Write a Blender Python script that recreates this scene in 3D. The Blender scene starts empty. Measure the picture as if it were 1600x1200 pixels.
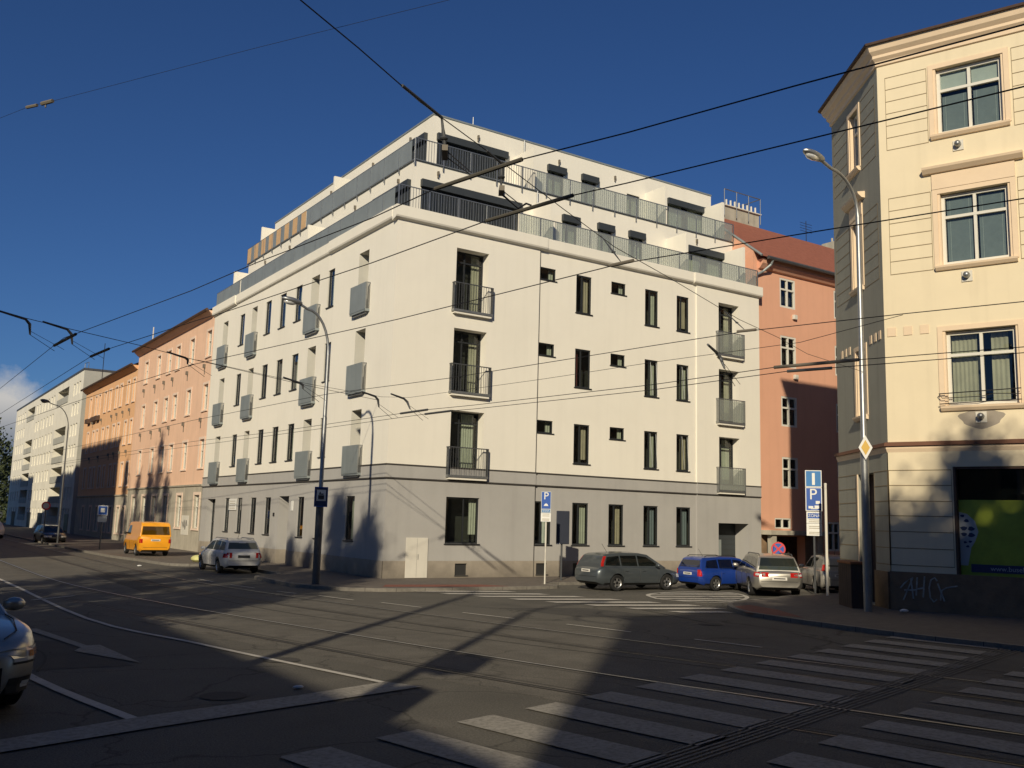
import bpy, bmesh, math, random
from mathutils import Vector, Matrix
R = math.radians
random.seed(7)
scene = bpy.context.scene
COL = scene.collection

# ------------------------------------------------------------------ materials
def newmat(name):
    m = bpy.data.materials.new(name); m.use_nodes = True
    nt = m.node_tree; nt.nodes.clear()
    out = nt.nodes.new('ShaderNodeOutputMaterial')
    return m, nt, out

def surf(name, col, rough=0.8, metal=0.0, var=0.12, scale=2.0, bump=0.15, bscale=60.0, spec=0.35, streak=0.0,
         coat=0.0, cracks=0.0, splash=0.0, speck=0.0, col2=None, c2lo=0.55, c2hi=0.75, c2scale=1.0, bdist=0.01):
    m, nt, out = newmat(name)
    N = nt.nodes.new; L = nt.links.new
    b = N('ShaderNodeBsdfPrincipled'); L(b.outputs[0], out.inputs[0])
    b.inputs['Roughness'].default_value = rough; b.inputs['Metallic'].default_value = metal
    b.inputs['Specular IOR Level'].default_value = spec
    if coat: b.inputs['Coat Weight'].default_value = coat; b.inputs['Coat Roughness'].default_value = 0.05
    tc = N('ShaderNodeTexCoord'); obj = tc.outputs['Object']
    n1 = N('ShaderNodeTexNoise'); n1.inputs['Scale'].default_value = scale; n1.inputs['Detail'].default_value = 6
    n1.inputs['Roughness'].default_value = 0.65
    L(obj, n1.inputs['Vector'])
    mr = N('ShaderNodeMapRange'); L(n1.outputs['Fac'], mr.inputs[0])
    mr.inputs[1].default_value = 0.25; mr.inputs[2].default_value = 0.75
    mr.inputs[3].default_value = 1 - var; mr.inputs[4].default_value = 1 + var
    base = N('ShaderNodeRGB'); base.outputs[0].default_value = (*col, 1)
    src = base.outputs[0]
    if col2:
        n3 = N('ShaderNodeTexNoise'); n3.inputs['Scale'].default_value = c2scale; n3.inputs['Detail'].default_value = 8
        n3.inputs['Roughness'].default_value = 0.7
        L(obj, n3.inputs['Vector'])
        mr3 = N('ShaderNodeMapRange'); L(n3.outputs['Fac'], mr3.inputs[0])
        mr3.inputs[1].default_value = c2lo; mr3.inputs[2].default_value = c2hi
        mx = N('ShaderNodeMix'); mx.data_type = 'RGBA'
        L(mr3.outputs[0], mx.inputs[0]); L(src, mx.inputs[6]); mx.inputs[7].default_value = (*col2, 1)
        src = mx.outputs[2]
    if streak:
        mp = N('ShaderNodeMapping'); mp.inputs['Scale'].default_value = (2.2, 2.2, 0.12); L(obj, mp.inputs[0])
        n2 = N('ShaderNodeTexNoise'); n2.inputs['Scale'].default_value = 1.6; n2.inputs['Detail'].default_value = 5
        L(mp.outputs[0], n2.inputs['Vector'])
        ms = N('ShaderNodeMapRange'); L(n2.outputs['Fac'], ms.inputs[0])
        ms.inputs[1].default_value = 0.5; ms.inputs[2].default_value = 0.75
        ms.inputs[3].default_value = 1.0; ms.inputs[4].default_value = 1 - streak
        mm = N('ShaderNodeMath'); mm.operation = 'MULTIPLY'
        L(mr.outputs[0], mm.inputs[0]); L(ms.outputs[0], mm.inputs[1]); fac = mm.outputs[0]
    else: fac = mr.outputs[0]
    def mult(f1, f2):
        q = N('ShaderNodeMath'); q.operation = 'MULTIPLY'; L(f1, q.inputs[0]); L(f2, q.inputs[1]); return q.outputs[0]
    if speck:
        ns = N('ShaderNodeTexNoise'); ns.inputs['Scale'].default_value = 38; ns.inputs['Detail'].default_value = 3; L(obj, ns.inputs['Vector'])
        mk_ = N('ShaderNodeMapRange'); L(ns.outputs['Fac'], mk_.inputs[0]); mk_.inputs[1].default_value = 0.3; mk_.inputs[2].default_value = 0.7; mk_.inputs[3].default_value = 1-speck; mk_.inputs[4].default_value = 1+speck
        fac = mult(fac, mk_.outputs[0])
    if cracks:
        nw = N('ShaderNodeTexNoise'); nw.inputs['Scale'].default_value = 1.3; nw.inputs['Detail'].default_value = 4; L(obj, nw.inputs['Vector'])
        av = N('ShaderNodeVectorMath'); av.operation = 'MULTIPLY_ADD'; L(nw.outputs['Color'], av.inputs[0]); av.inputs[1].default_value = (1.1, 1.1, 0); L(obj, av.inputs[2])
        vo = N('ShaderNodeTexVoronoi'); vo.feature = 'DISTANCE_TO_EDGE'; vo.inputs['Scale'].default_value = 0.33; L(av.outputs[0], vo.inputs['Vector'])
        mc = N('ShaderNodeMapRange'); L(vo.outputs['Distance'], mc.inputs[0]); mc.inputs[1].default_value = 0.0; mc.inputs[2].default_value = 0.011; mc.inputs[3].default_value = 1-cracks; mc.inputs[4].default_value = 1.0
        fac = mult(fac, mc.outputs[0])
    if splash:
        sx = N('ShaderNodeSeparateXYZ'); L(obj, sx.inputs[0]); nn = N('ShaderNodeTexNoise'); nn.inputs['Scale'].default_value = 1.7; nn.inputs['Detail'].default_value = 5; L(obj, nn.inputs['Vector'])
        ad = N('ShaderNodeMath'); ad.operation = 'MULTIPLY_ADD'; L(nn.outputs['Fac'], ad.inputs[0]); ad.inputs[1].default_value = -0.7; L(sx.outputs[2], ad.inputs[2])
        mq = N('ShaderNodeMapRange'); L(ad.outputs[0], mq.inputs[0]); mq.inputs[1].default_value = -0.45; mq.inputs[2].default_value = 0.25; mq.inputs[3].default_value = 1-splash; mq.inputs[4].default_value = 1.0
        fac = mult(fac, mq.outputs[0])
    vm = N('ShaderNodeVectorMath'); vm.operation = 'SCALE'; L(src, vm.inputs[0]); L(fac, vm.inputs['Scale'])
    L(vm.outputs[0], b.inputs['Base Color'])
    if bump:
        nb = N('ShaderNodeTexNoise'); nb.inputs['Scale'].default_value = bscale; nb.inputs['Detail'].default_value = 4
        L(obj, nb.inputs['Vector'])
        bp = N('ShaderNodeBump'); bp.inputs['Strength'].default_value = bump; bp.inputs['Distance'].default_value = bdist
        L(nb.outputs['Fac'], bp.inputs['Height']); L(bp.outputs[0], b.inputs['Normal'])
    return m

def flat(name, col, rough=0.5, metal=0.0, spec=0.5, coat=0.0, var=0.05, emit=None):
    m = surf(name, col, rough, metal, var=var, scale=3.0, bump=0.0, spec=spec, coat=coat)
    return m

def glassmat(name, tint=(0.55, 0.62, 0.58), refl=1.0, ior=1.5):
    m, nt, out = newmat(name); N = nt.nodes.new; L = nt.links.new
    tr = N('ShaderNodeBsdfTransparent'); tr.inputs[0].default_value = (*tint, 1)
    gl = N('ShaderNodeBsdfGlossy'); gl.inputs['Roughness'].default_value = 0.02
    tc = N('ShaderNodeTexCoord'); n = N('ShaderNodeTexNoise'); n.inputs['Scale'].default_value = 0.8
    L(tc.outputs['Object'], n.inputs['Vector'])
    bp = N('ShaderNodeBump'); bp.inputs['Strength'].default_value = 0.15; bp.inputs['Distance'].default_value = 0.02
    L(n.outputs['Fac'], bp.inputs['Height']); L(bp.outputs[0], gl.inputs['Normal'])
    lw = N('ShaderNodeLayerWeight'); lw.inputs[0].default_value = 0.5
    pw = N('ShaderNodeMath'); pw.operation = 'POWER'; pw.inputs[1].default_value = 3.2; L(lw.outputs['Facing'], pw.inputs[0])
    mu = N('ShaderNodeMath'); mu.operation = 'MULTIPLY_ADD'; mu.inputs[1].default_value = 0.8*refl; mu.inputs[2].default_value = 0.05*refl; mu.use_clamp = True
    L(pw.outputs[0], mu.inputs[0])
    mx = N('ShaderNodeMixShader'); L(mu.outputs[0], mx.inputs[0]); L(tr.outputs[0], mx.inputs[1]); L(gl.outputs[0], mx.inputs[2])
    L(mx.outputs[0], out.inputs[0])
    return m

M = {}
M['cream'] = surf('cream_render', (0.80, 0.765, 0.67), 0.9, var=0.045, scale=0.35, bump=0.25, bscale=90, spec=0.15, streak=0.035, bdist=0.004)
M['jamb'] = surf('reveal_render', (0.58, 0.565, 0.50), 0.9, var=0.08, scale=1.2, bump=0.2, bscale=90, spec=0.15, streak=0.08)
M['grey'] = surf('grey_render', (0.40, 0.39, 0.37), 0.9, streak=0.06, var=0.08, scale=0.5, bump=0.25, bscale=90, spec=0.15, bdist=0.004)
M['stone'] = surf('plinth_stone', (0.34, 0.30, 0.245), 0.85, splash=0.35, var=0.14, scale=3.0, bump=0.5, bscale=70, spec=0.2, bdist=0.006)
M['anthra'] = surf('anthracite_metal', (0.03, 0.033, 0.036), 0.45, 0.2, var=0.1, bump=0.0)
M['zinc'] = surf('zinc_panel', (0.30, 0.335, 0.335), 0.5, 0.35, var=0.10, scale=1.2, bump=0.05, bscale=30, streak=0.12)
M['steel'] = surf('galvanised_steel', (0.33, 0.34, 0.34), 0.42, 0.75, var=0.15, scale=6, bump=0.1, bscale=40)
M['darksteel'] = surf('dark_weathered_steel', (0.11, 0.115, 0.12), 0.5, 0.5, var=0.2, scale=5, bump=0.1)
M['shutter'] = surf('roller_shutter', (0.045, 0.052, 0.058), 0.5, 0.1, var=0.08, bump=0.0)
M['joint'] = flat('plaster_joint', (0.24, 0.18, 0.10), 0.9)
M['seam'] = flat('dark_joint', (0.05, 0.045, 0.04), 0.9)
M['glass'] = glassmat('window_glass', (0.80, 0.86, 0.80), 1.4)
M['frost'] = None
M['room'] = surf('dark_interior', (0.035, 0.035, 0.032), 0.9, var=0.5, scale=0.7, bump=0)
M['curtain'] = surf('pale_curtain', (0.44, 0.44, 0.38), 0.9, var=0.12, scale=5, bump=0)
M['slate_sheet'] = surf('slate_curtain_reflection', (0.17, 0.20, 0.23), 0.8, var=0.1, scale=6, bump=0)  # curtain tone, also the reflection put behind the yellow house panes
M['curtain2'] = surf('beige_curtain', (0.40, 0.34, 0.26), 0.9, var=0.15, scale=4, bump=0)
M['curtain3'] = surf('white_net_curtain', (0.56, 0.57, 0.55), 0.9, var=0.15, scale=8, bump=0)
M['redcurtain'] = flat('red_curtain', (0.10, 0.02, 0.02), 0.9)
M['wframe'] = surf('white_window_frame', (0.68, 0.66, 0.58), 0.5, var=0.05, bump=0)
M['whitebox'] = surf('white_painted_metal', (0.66, 0.63, 0.55), 0.6, var=0.06, scale=1.5, bump=0, streak=0.08)
M['wood'] = surf('ochre_screen', (0.56, 0.37, 0.2), 0.7, var=0.12, scale=4, bump=0.1)
M['pink'] = surf('pink_plaster', (0.78, 0.52, 0.37), 0.9, var=0.08, scale=0.6, bump=0.3, bscale=40, spec=0.15, streak=0.10, col2=(0.68, 0.50, 0.38), c2lo=0.55, c2hi=0.8, c2scale=0.8)
M['pinktrim'] = surf('pale_pink_trim', (0.76, 0.60, 0.48), 0.85, var=0.06, bump=0.1)
M['oldgrey'] = surf('aged_grey_plaster', (0.42, 0.385, 0.31), 0.9, var=0.18, scale=1.2, bump=0.4, bscale=30, streak=0.2)
M['orange'] = surf('ochre_orange_plaster', (0.75, 0.45, 0.25), 0.9, var=0.07, scale=0.5, bump=0.3, bscale=40, spec=0.15, streak=0.08)
M['concrete'] = surf('pale_panel_render', (0.76, 0.73, 0.63), 0.9, var=0.10, scale=0.5, bump=0.25, bscale=30, streak=0.15)
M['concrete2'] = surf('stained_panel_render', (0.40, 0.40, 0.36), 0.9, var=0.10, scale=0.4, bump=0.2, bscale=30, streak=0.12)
M['salmon'] = surf('salmon_plaster', (0.70, 0.38, 0.255), 0.9, var=0.05, scale=0.5, bump=0.3, bscale=50, spec=0.15, streak=0.05)
M['tile'] = surf('red_roof_tile', (0.29, 0.105, 0.065), 0.8, var=0.22, scale=5, bump=0.5, bscale=12, bdist=0.03)
M['yellow'] = surf('yellow_plaster', (0.77, 0.67, 0.475), 0.9, var=0.05, scale=0.7, bump=0.35, bscale=45, spec=0.15, streak=0.06, bdist=0.006)
M['shadyellow'] = surf('shaded_yellow_plaster', (0.33, 0.325, 0.27), 0.9, var=0.08, scale=0.7, bump=0.4, bscale=45, streak=0.10)  # darker copy of the yellow plaster; the chamfer's shade is in its colour
M['trim'] = surf('apricot_trim', (0.77, 0.61, 0.43), 0.85, var=0.05, bump=0.15, bscale=40)
M['brownband'] = surf('brown_painted_band', (0.16, 0.075, 0.045), 0.8, var=0.1, bump=0.1)
M['brownroof'] = surf('dark_brown_eave', (0.09, 0.055, 0.04), 0.7, var=0.25, scale=6, bump=0.3, bscale=20)
M['darkplinth'] = surf('dark_stone_plinth', (0.23, 0.155, 0.095), 0.8, var=0.3, scale=2.5, bump=0.7, bscale=18, bdist=0.02)
M['asphalt'] = surf('asphalt', (0.116, 0.108, 0.090), 0.86, var=0.20, cracks=0.5, speck=0.28, scale=0.45, bump=0.9, bscale=55, spec=0.3, col2=(0.092, 0.086, 0.074), c2lo=0.48, c2hi=0.66, c2scale=0.25, bdist=0.012)
M['patch'] = surf('asphalt_repair_patch', (0.066, 0.062, 0.055), 0.9, var=0.2, scale=2, bump=0.9, bscale=60, bdist=0.01)
M['trackbed'] = surf('trackbed_asphalt', (0.122, 0.112, 0.093), 0.88, cracks=0.35, speck=0.3, var=0.25, scale=1.4, bump=0.9, bscale=50, bdist=0.012)
M['paving'] = surf('pavement_setts', (0.14, 0.12, 0.10), 0.9, var=0.25, scale=5, bump=0.8, bscale=30, bdist=0.015)
M['redpaving'] = surf('red_tactile_paving', (0.22, 0.085, 0.06), 0.9, var=0.25, scale=6, bump=0.8, bscale=30, bdist=0.015)
M['kerb'] = surf('granite_kerb', (0.19, 0.175, 0.15), 0.85, var=0.25, scale=8, bump=0.5, bscale=50)
M['paint'] = surf('worn_road_paint', (0.31, 0.29, 0.25), 0.8, var=0.18, scale=2.5, bump=0.5, bscale=60, col2=(0.13, 0.12, 0.10), c2lo=0.44, c2hi=0.74, c2scale=15.0)
M['paint3'] = surf('worn_tactile_paint', (0.2, 0.19, 0.165), 0.85, var=0.2, scale=3, bump=0.5, col2=(0.12, 0.11, 0.095), c2lo=0.4, c2hi=0.7, c2scale=8.0)
M['paint2'] = surf('road_paint', (0.52, 0.49, 0.43), 0.8, var=0.15, scale=2.5, bump=0.4, bscale=60, col2=(0.2, 0.185, 0.155), c2lo=0.52, c2hi=0.8, c2scale=12.0)
M['rail'] = surf('polished_rail', (0.34, 0.33, 0.31), 0.42, 0.55, var=0.2, scale=3, bump=0.0)
M['rail2'] = surf('dull_rail', (0.10, 0.09, 0.08), 0.5, 0.6, var=0.2, scale=3, bump=0.0)
M['groove'] = flat('rail_groove', (0.015, 0.014, 0.013), 0.9)
M['wire'] = flat('overhead_wire', (0.012, 0.012, 0.014), 0.6)
M['insul'] = flat('weathered_fitting', (0.16, 0.14, 0.11), 0.7)
M['insul2'] = flat('weathered_insulator', (0.085, 0.078, 0.062), 0.7)
M['black'] = flat('black_plastic', (0.012, 0.012, 0.013), 0.6)
M['rubber'] = surf('tyre_rubber', (0.018, 0.018, 0.018), 0.85, var=0.2, bump=0)
M['rim'] = surf('alloy_rim', (0.45, 0.45, 0.44), 0.35, 0.8, var=0.1, bump=0)
M['carglass'] = glassmat('tinted_car_glass', (0.30, 0.34, 0.33), 1.3)
M['redlamp'] = flat('red_lens', (0.45, 0.012, 0.01), 0.25, coat=0.8)
M['amber'] = flat('amber_lens', (0.6, 0.2, 0.03), 0.25, coat=0.8)
M['clearlamp'] = flat('clear_lens', (0.75, 0.75, 0.72), 0.15, 0.3, coat=1.0)
M['plate'] = flat('white_number_plate', (0.72, 0.70, 0.64), 0.5)
M['signblue'] = flat('blue_sign_face', (0.012, 0.08, 0.36), 0.45)
M['signblue2'] = flat('light_blue_sign_face', (0.015, 0.16, 0.42), 0.45)
M['navy'] = flat('navy_sign_face', (0.012, 0.03, 0.10), 0.5)
M['signwhite'] = flat('white_sign_face', (0.72, 0.72, 0.68), 0.5)
M['signred'] = flat('red_sign_face', (0.55, 0.03, 0.03), 0.45)
M['signyellow'] = flat('yellow_sign_face', (0.62, 0.40, 0.08), 0.45)
M['signback'] = surf('dark_sign_back', (0.03, 0.036, 0.055), 0.6, 0.2, var=0.1, bump=0)
M['signtext'] = flat('dark_print', (0.03, 0.03, 0.035), 0.7)
M['green'] = flat('green_shop_film', (0.30, 0.37, 0.035), 0.4, var=0.2)
M['bulb'] = flat('pale_bulb_print', (0.42, 0.45, 0.46), 0.5, var=0.1)
M['graf'] = surf('faded_spray_paint', (0.42, 0.42, 0.40), 0.8, var=0.3, scale=8, bump=0, col2=(0.13, 0.11, 0.09), c2lo=0.5, c2hi=0.8, c2scale=6)
M['bark'] = surf('tree_bark', (0.09, 0.065, 0.045), 0.95, var=0.3, scale=6, bump=0.8, bscale=15, bdist=0.03)
M['leaf'] = surf('dark_foliage', (0.05, 0.065, 0.025), 0.8, var=0.4, scale=1.3, bump=0)
M['rust'] = surf('rusty_lid', (0.30, 0.12, 0.05), 0.85, var=0.25, scale=3, bump=0.3)
M['brownbox'] = surf('brown_boards', (0.07, 0.045, 0.035), 0.85, var=0.2, scale=3, bump=0.3)
M['bag'] = flat('pale_yellow_bag', (0.62, 0.60, 0.25), 0.6, var=0.2)
M['paper'] = flat('crumpled_paper', (0.7, 0.7, 0.68), 0.8)
M['cellar'] = flat('cellar_black', (0.03, 0.03, 0.03), 0.6)
M['roofgravel'] = surf('flat_roof_sheet', (0.2, 0.2, 0.19), 0.9, bump=0.2)

def frosted():
    m, nt, out = newmat('frosted_balustrade'); N = nt.nodes.new; L = nt.links.new
    tr = N('ShaderNodeBsdfTransparent'); tr.inputs[0].default_value = (0.86, 0.89, 0.87, 1)
    di = N('ShaderNodeBsdfDiffuse'); di.inputs[0].default_value = (0.52, 0.54, 0.50, 1)
    gl = N('ShaderNodeBsdfGlossy'); gl.inputs['Roughness'].default_value = 0.12
    m1 = N('ShaderNodeMixShader'); m1.inputs[0].default_value = 0.26; L(tr.outputs[0], m1.inputs[1]); L(di.outputs[0], m1.inputs[2])
    m2 = N('ShaderNodeMixShader'); m2.inputs[0].default_value = 0.07; L(m1.outputs[0], m2.inputs[1]); L(gl.outputs[0], m2.inputs[2])
    L(m2.outputs[0], out.inputs[0]); return m
M['frost'] = frosted()

def paintmat(name, col, metal=0.3):
    return surf(name, col, 0.35, metal, var=0.05, scale=2, bump=0.0, spec=0.5, coat=0.7)
M['cardark'] = paintmat('slate_grey_car_paint', (0.085, 0.10, 0.11), 0.45)
M['carblue'] = paintmat('royal_blue_car_paint', (0.010, 0.045, 0.27), 0.25)
M['carsilver'] = paintmat('silver_car_paint', (0.46, 0.44, 0.39), 0.75)
M['carwhite'] = paintmat('white_car_paint', (0.62, 0.61, 0.58), 0.1)
M['carpale'] = paintmat('pale_car_paint', (0.38, 0.36, 0.32), 0.2)
M['caryellow'] = paintmat('orange_yellow_van_paint', (0.80, 0.34, 0.015), 0.0)
M['carblack'] = paintmat('black_car_paint', (0.012, 0.013, 0.015), 0.3)

# ------------------------------------------------------------------ builders
class Frame:
    def __init__(s, O, az_u, az_n):
        s.O = Vector(O); s.U = Vector((math.cos(R(az_u)), math.sin(R(az_u)), 0)); s.N = Vector((math.cos(R(az_n)), math.sin(R(az_n)), 0))
    def __call__(s, u, d, z): return s.O + s.U*u + s.N*d + Vector((0, 0, z))
WORLD = Frame((0, 0, 0), 0, 90)   # u = x, d = y

ORI = {}
def root_of(o):
    while o.parent: o = o.parent
    return o
SPLIT = {'reflection_sheet', 'blind', 'pale_line', 'open_sash', 'divider_wall', 'splotch', 'wall_return', 'ochre_screen', 'gable_wall', 'column', 'heater_vent', 'flower_box', 'flue_pot', 'relief_tile', 'window', 'plinth', 'entrance_door', 'wall_lamp'}
class MB:
    def __init__(s): s.v = []; s.f = []; s.m = []
    def poly(s, pts, m=0):
        i = len(s.v); s.v += [tuple(p) for p in pts]; s.f.append(tuple(range(i, i+len(pts)))); s.m.append(m); return s
    def box(s, F, u0, u1, d0, d1, z0, z1, m=0):
        i = len(s.v)
        for z in (z0, z1):
            for (u, d) in ((u0, d0), (u1, d0), (u1, d1), (u0, d1)): s.v.append(tuple(F(u, d, z)))
        for f in ((0, 3, 2, 1), (4, 5, 6, 7), (0, 1, 5, 4), (1, 2, 6, 5), (2, 3, 7, 6), (3, 0, 4, 7)):
            s.f.append(tuple(i+k for k in f)); s.m.append(m)
        return s
    def prism(s, pts2, z0, z1, m=0):
        n = len(pts2); i = len(s.v)
        s.v += [(p[0], p[1], z0) for p in pts2] + [(p[0], p[1], z1) for p in pts2]
        s.f.append(tuple(range(i+n-1, i-1, -1))); s.m.append(m); s.f.append(tuple(range(i+n, i+2*n))); s.m.append(m)
        for k in range(n): s.f.append((i+k, i+(k+1) % n, i+n+(k+1) % n, i+n+k)); s.m.append(m)
        return s
    def extr(s, F, prof, u0, u1, m=0):
        """profile of (d, z) swept along u"""
        n = len(prof); i = len(s.v)
        s.v += [tuple(F(u0, d, z)) for d, z in prof] + [tuple(F(u1, d, z)) for d, z in prof]
        s.f.append(tuple(range(i, i+n))); s.m.append(m); s.f.append(tuple(range(i+2*n-1, i+n-1, -1))); s.m.append(m)
        for k in range(n): s.f.append((i+k, i+n+k, i+n+(k+1) % n, i+(k+1) % n)); s.m.append(m)
        return s
    def tube(s, pts, r, n=8, m=0, cap=True):
        pts = [Vector(p) for p in pts]; rs = r if isinstance(r, (list, tuple)) else [r]*len(pts)
        i0 = len(s.v); prev = None
        for k, p in enumerate(pts):
            t = (pts[min(k+1, len(pts)-1)] - pts[max(k-1, 0)])
            t = t.normalized() if t.length > 1e-9 else Vector((0, 0, 1))
            if prev is None:
                a = Vector((0, 0, 1)) if abs(t.z) < 0.9 else Vector((1, 0, 0)); x = t.cross(a).normalized()
            else: x = (prev - t*prev.dot(t)).normalized()
            prev = x; y = t.cross(x)
            for j in range(n):
                a = 2*math.pi*j/n; s.v.append(tuple(p + (x*math.cos(a)+y*math.sin(a))*rs[k]))
        for k in range(len(pts)-1):
            for j in range(n):
                a = i0+k*n+j; b = i0+k*n+(j+1) % n
                s.f.append((a, b, b+n, a+n)); s.m.append(m)
        if cap:
            s.f.append(tuple(i0+j for j in range(n-1, -1, -1))); s.m.append(m)
            e = i0+(len(pts)-1)*n; s.f.append(tuple(e+j for j in range(n))); s.m.append(m)
        return s
    def ellipsoid(s, c, rx, ry, rz, nu=12, nv=7, m=0, rot=None):
        i0 = len(s.v); c = Vector(c)
        for a in range(nv+1):
            th = math.pi*a/nv
            for b in range(nu):
                ph = 2*math.pi*b/nu
                p = Vector((rx*math.sin(th)*math.cos(ph), ry*math.sin(th)*math.sin(ph), rz*math.cos(th)))
                if rot: p = rot @ p
                s.v.append(tuple(c+p))
        for a in range(nv):
            for b in range(nu):
                q = i0+a*nu+b; w = i0+a*nu+(b+1) % nu
                s.f.append((q, w, w+nu, q+nu)); s.m.append(m)
        return s
    def islands(s):
        key = {}; ids = [key.setdefault(tuple(round(x, 4) for x in v), len(key)) for v in s.v]
        par = list(range(len(key)))
        def find(i):
            while par[i] != i: par[i] = par[par[i]]; i = par[i]
            return i
        for f in s.f:
            r0 = find(ids[f[0]])
            for k in f[1:]:
                r1 = find(ids[k])
                if r1 != r0: par[r1] = r0
        out = {}
        for f, m in zip(s.f, s.m):
            q = out.setdefault(find(ids[f[0]]), MB()); i = len(q.v)
            q.v += [s.v[k] for k in f]; q.f.append(tuple(range(i, i+len(f)))); q.m.append(m)
        return list(out.values())
    def build(s, name, mats, parent=None, smooth=False, bevel=0, local=False, recalc=True):
        if not isinstance(mats, (list, tuple)): mats = [mats]
        if name in SPLIT and parent is not None:
            isl = s.islands()
            if len(isl) > 1:
                return [q.build(name, mats, parent, smooth, bevel, local, recalc) for q in isl][0]
        me = bpy.data.meshes.new(name); o = bpy.data.objects.new(name, me); COL.objects.link(o)
        off = Vector((0, 0, 0))
        if parent is not None:
            o.parent = parent
            if not local: off = ORI[root_of(parent).name]
        elif not local:
            lo = Vector([min(v[k] for v in s.v) for k in range(3)]); hi = Vector([max(v[k] for v in s.v) for k in range(3)])
            off = Vector(((lo.x+hi.x)/2, (lo.y+hi.y)/2, lo.z)); o.location = off
            ORI[o.name] = off
        me.from_pydata([tuple(Vector(v)-off) for v in s.v], [], s.f)
        for mm in mats: me.materials.append(mm)
        for p, k in zip(me.polygons, s.m): p.material_index = k; p.use_smooth = smooth
        if recalc:
            bm = bmesh.new(); bm.from_mesh(me); bmesh.ops.remove_doubles(bm, verts=bm.verts, dist=1e-5)
            bmesh.ops.recalc_face_normals(bm, faces=bm.faces); bm.to_mesh(me); bm.free()
        if smooth: 
            try: me.set_sharp_from_angle(angle=R(38))
            except Exception: pass
        if bevel:
            md = o.modifiers.new('bevel', 'BEVEL'); md.width = bevel; md.segments = 2; md.limit_method = 'ANGLE'; md.angle_limit = R(35)
            if smooth: md.harden_normals = False
        me.update()
        return o

def thing(name, label, cat, loc=(0, 0, 0), rotz=0, group=None, sc=1.0):
    o = bpy.data.objects.new(name, None); COL.objects.link(o); o.empty_display_size = 0.3
    o.location = loc; o.rotation_euler = (0, 0, rotz); o.scale = (sc, sc, sc)
    o['label'] = label; o['category'] = cat
    if group: o['group'] = group
    ORI[o.name] = Vector(loc)
    return o
def tag(o, label, cat, group=None):
    o['label'] = label; o['category'] = cat
    if group: o['group'] = group
    return o
def struct(o): o['kind'] = 'structure'; return o

def text_mesh(name, body, size, mat, parent, F, u, d, z, mirror=False, extrude=0.002):
    """text standing in facade frame F (reads left to right along F.U when seen against F.N)"""
    cu = bpy.data.curves.new(name, 'FONT'); cu.body = body; cu.size = size; cu.align_x = 'CENTER'; cu.align_y = 'CENTER'; cu.extrude = extrude
    tmp = bpy.data.objects.new('t', cu); COL.objects.link(tmp)
    dg = bpy.context.evaluated_depsgraph_get(); me = bpy.data.meshes.new_from_object(tmp.evaluated_get(dg))
    bpy.data.objects.remove(tmp)
    me.materials.clear(); me.materials.append(mat)
    off = ORI[root_of(parent).name] if parent else Vector((0, 0, 0))
    sg = -1 if mirror else 1
    for v in me.vertices:
        p = F(u+sg*v.co.x, d+v.co.z, z+v.co.y) - off; v.co = p
    me.update(); o = bpy.data.objects.new(name, me); COL.objects.link(o); o.parent = parent
    return o

def wall(name, mat, parent, F, u0, u1, z0, z1, holes, jamb=None, d=0.0):
    ji = 1 if jamb else 0
    """sheet wall with rectangular openings (a, b, za, zb, depth) and their reveals"""
    mb = MB(); hs = [h for h in holes if h[1] > u0 and h[0] < u1 and h[3] > z0+1e-4 and h[2] < z1-1e-4]
    us = sorted(set([u0, u1] + [min(max(x, u0), u1) for h in hs for x in h[:2]]))
    zs = sorted(set([z0, z1] + [min(max(x, z0), z1) for h in hs for x in h[2:4]]))
    for a, b in zip(us, us[1:]):
        for c, e in zip(zs, zs[1:]):
            cu, cz = (a+b)/2, (c+e)/2
            if any(h[0] < cu < h[1] and h[2] < cz < h[3] for h in hs): continue
            mb.poly([F(a, d, c), F(b, d, c), F(b, d, e), F(a, d, e)])
    for h in hs:
        a, b, c, e, dp = h; c = max(c, z0); e = min(e, z1)
        mb.poly([F(a, d, c), F(a, d-dp, c), F(a, d-dp, e), F(a, d, e)])
        mb.poly([F(b, d, c), F(b, d-dp, c), F(b, d-dp, e), F(b, d, e)], ji)
        if h[3] <= z1+1e-6: mb.poly([F(a, d, e), F(b, d, e), F(b, d-dp, e), F(a, d-dp, e)])
        if h[2] >= z0-1e-6: mb.poly([F(a, d, c), F(b, d, c), F(b, d-dp, c), F(a, d-dp, c)])
    return mb.build(name, [mat, jamb] if jamb else mat, parent, recalc=False)

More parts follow.
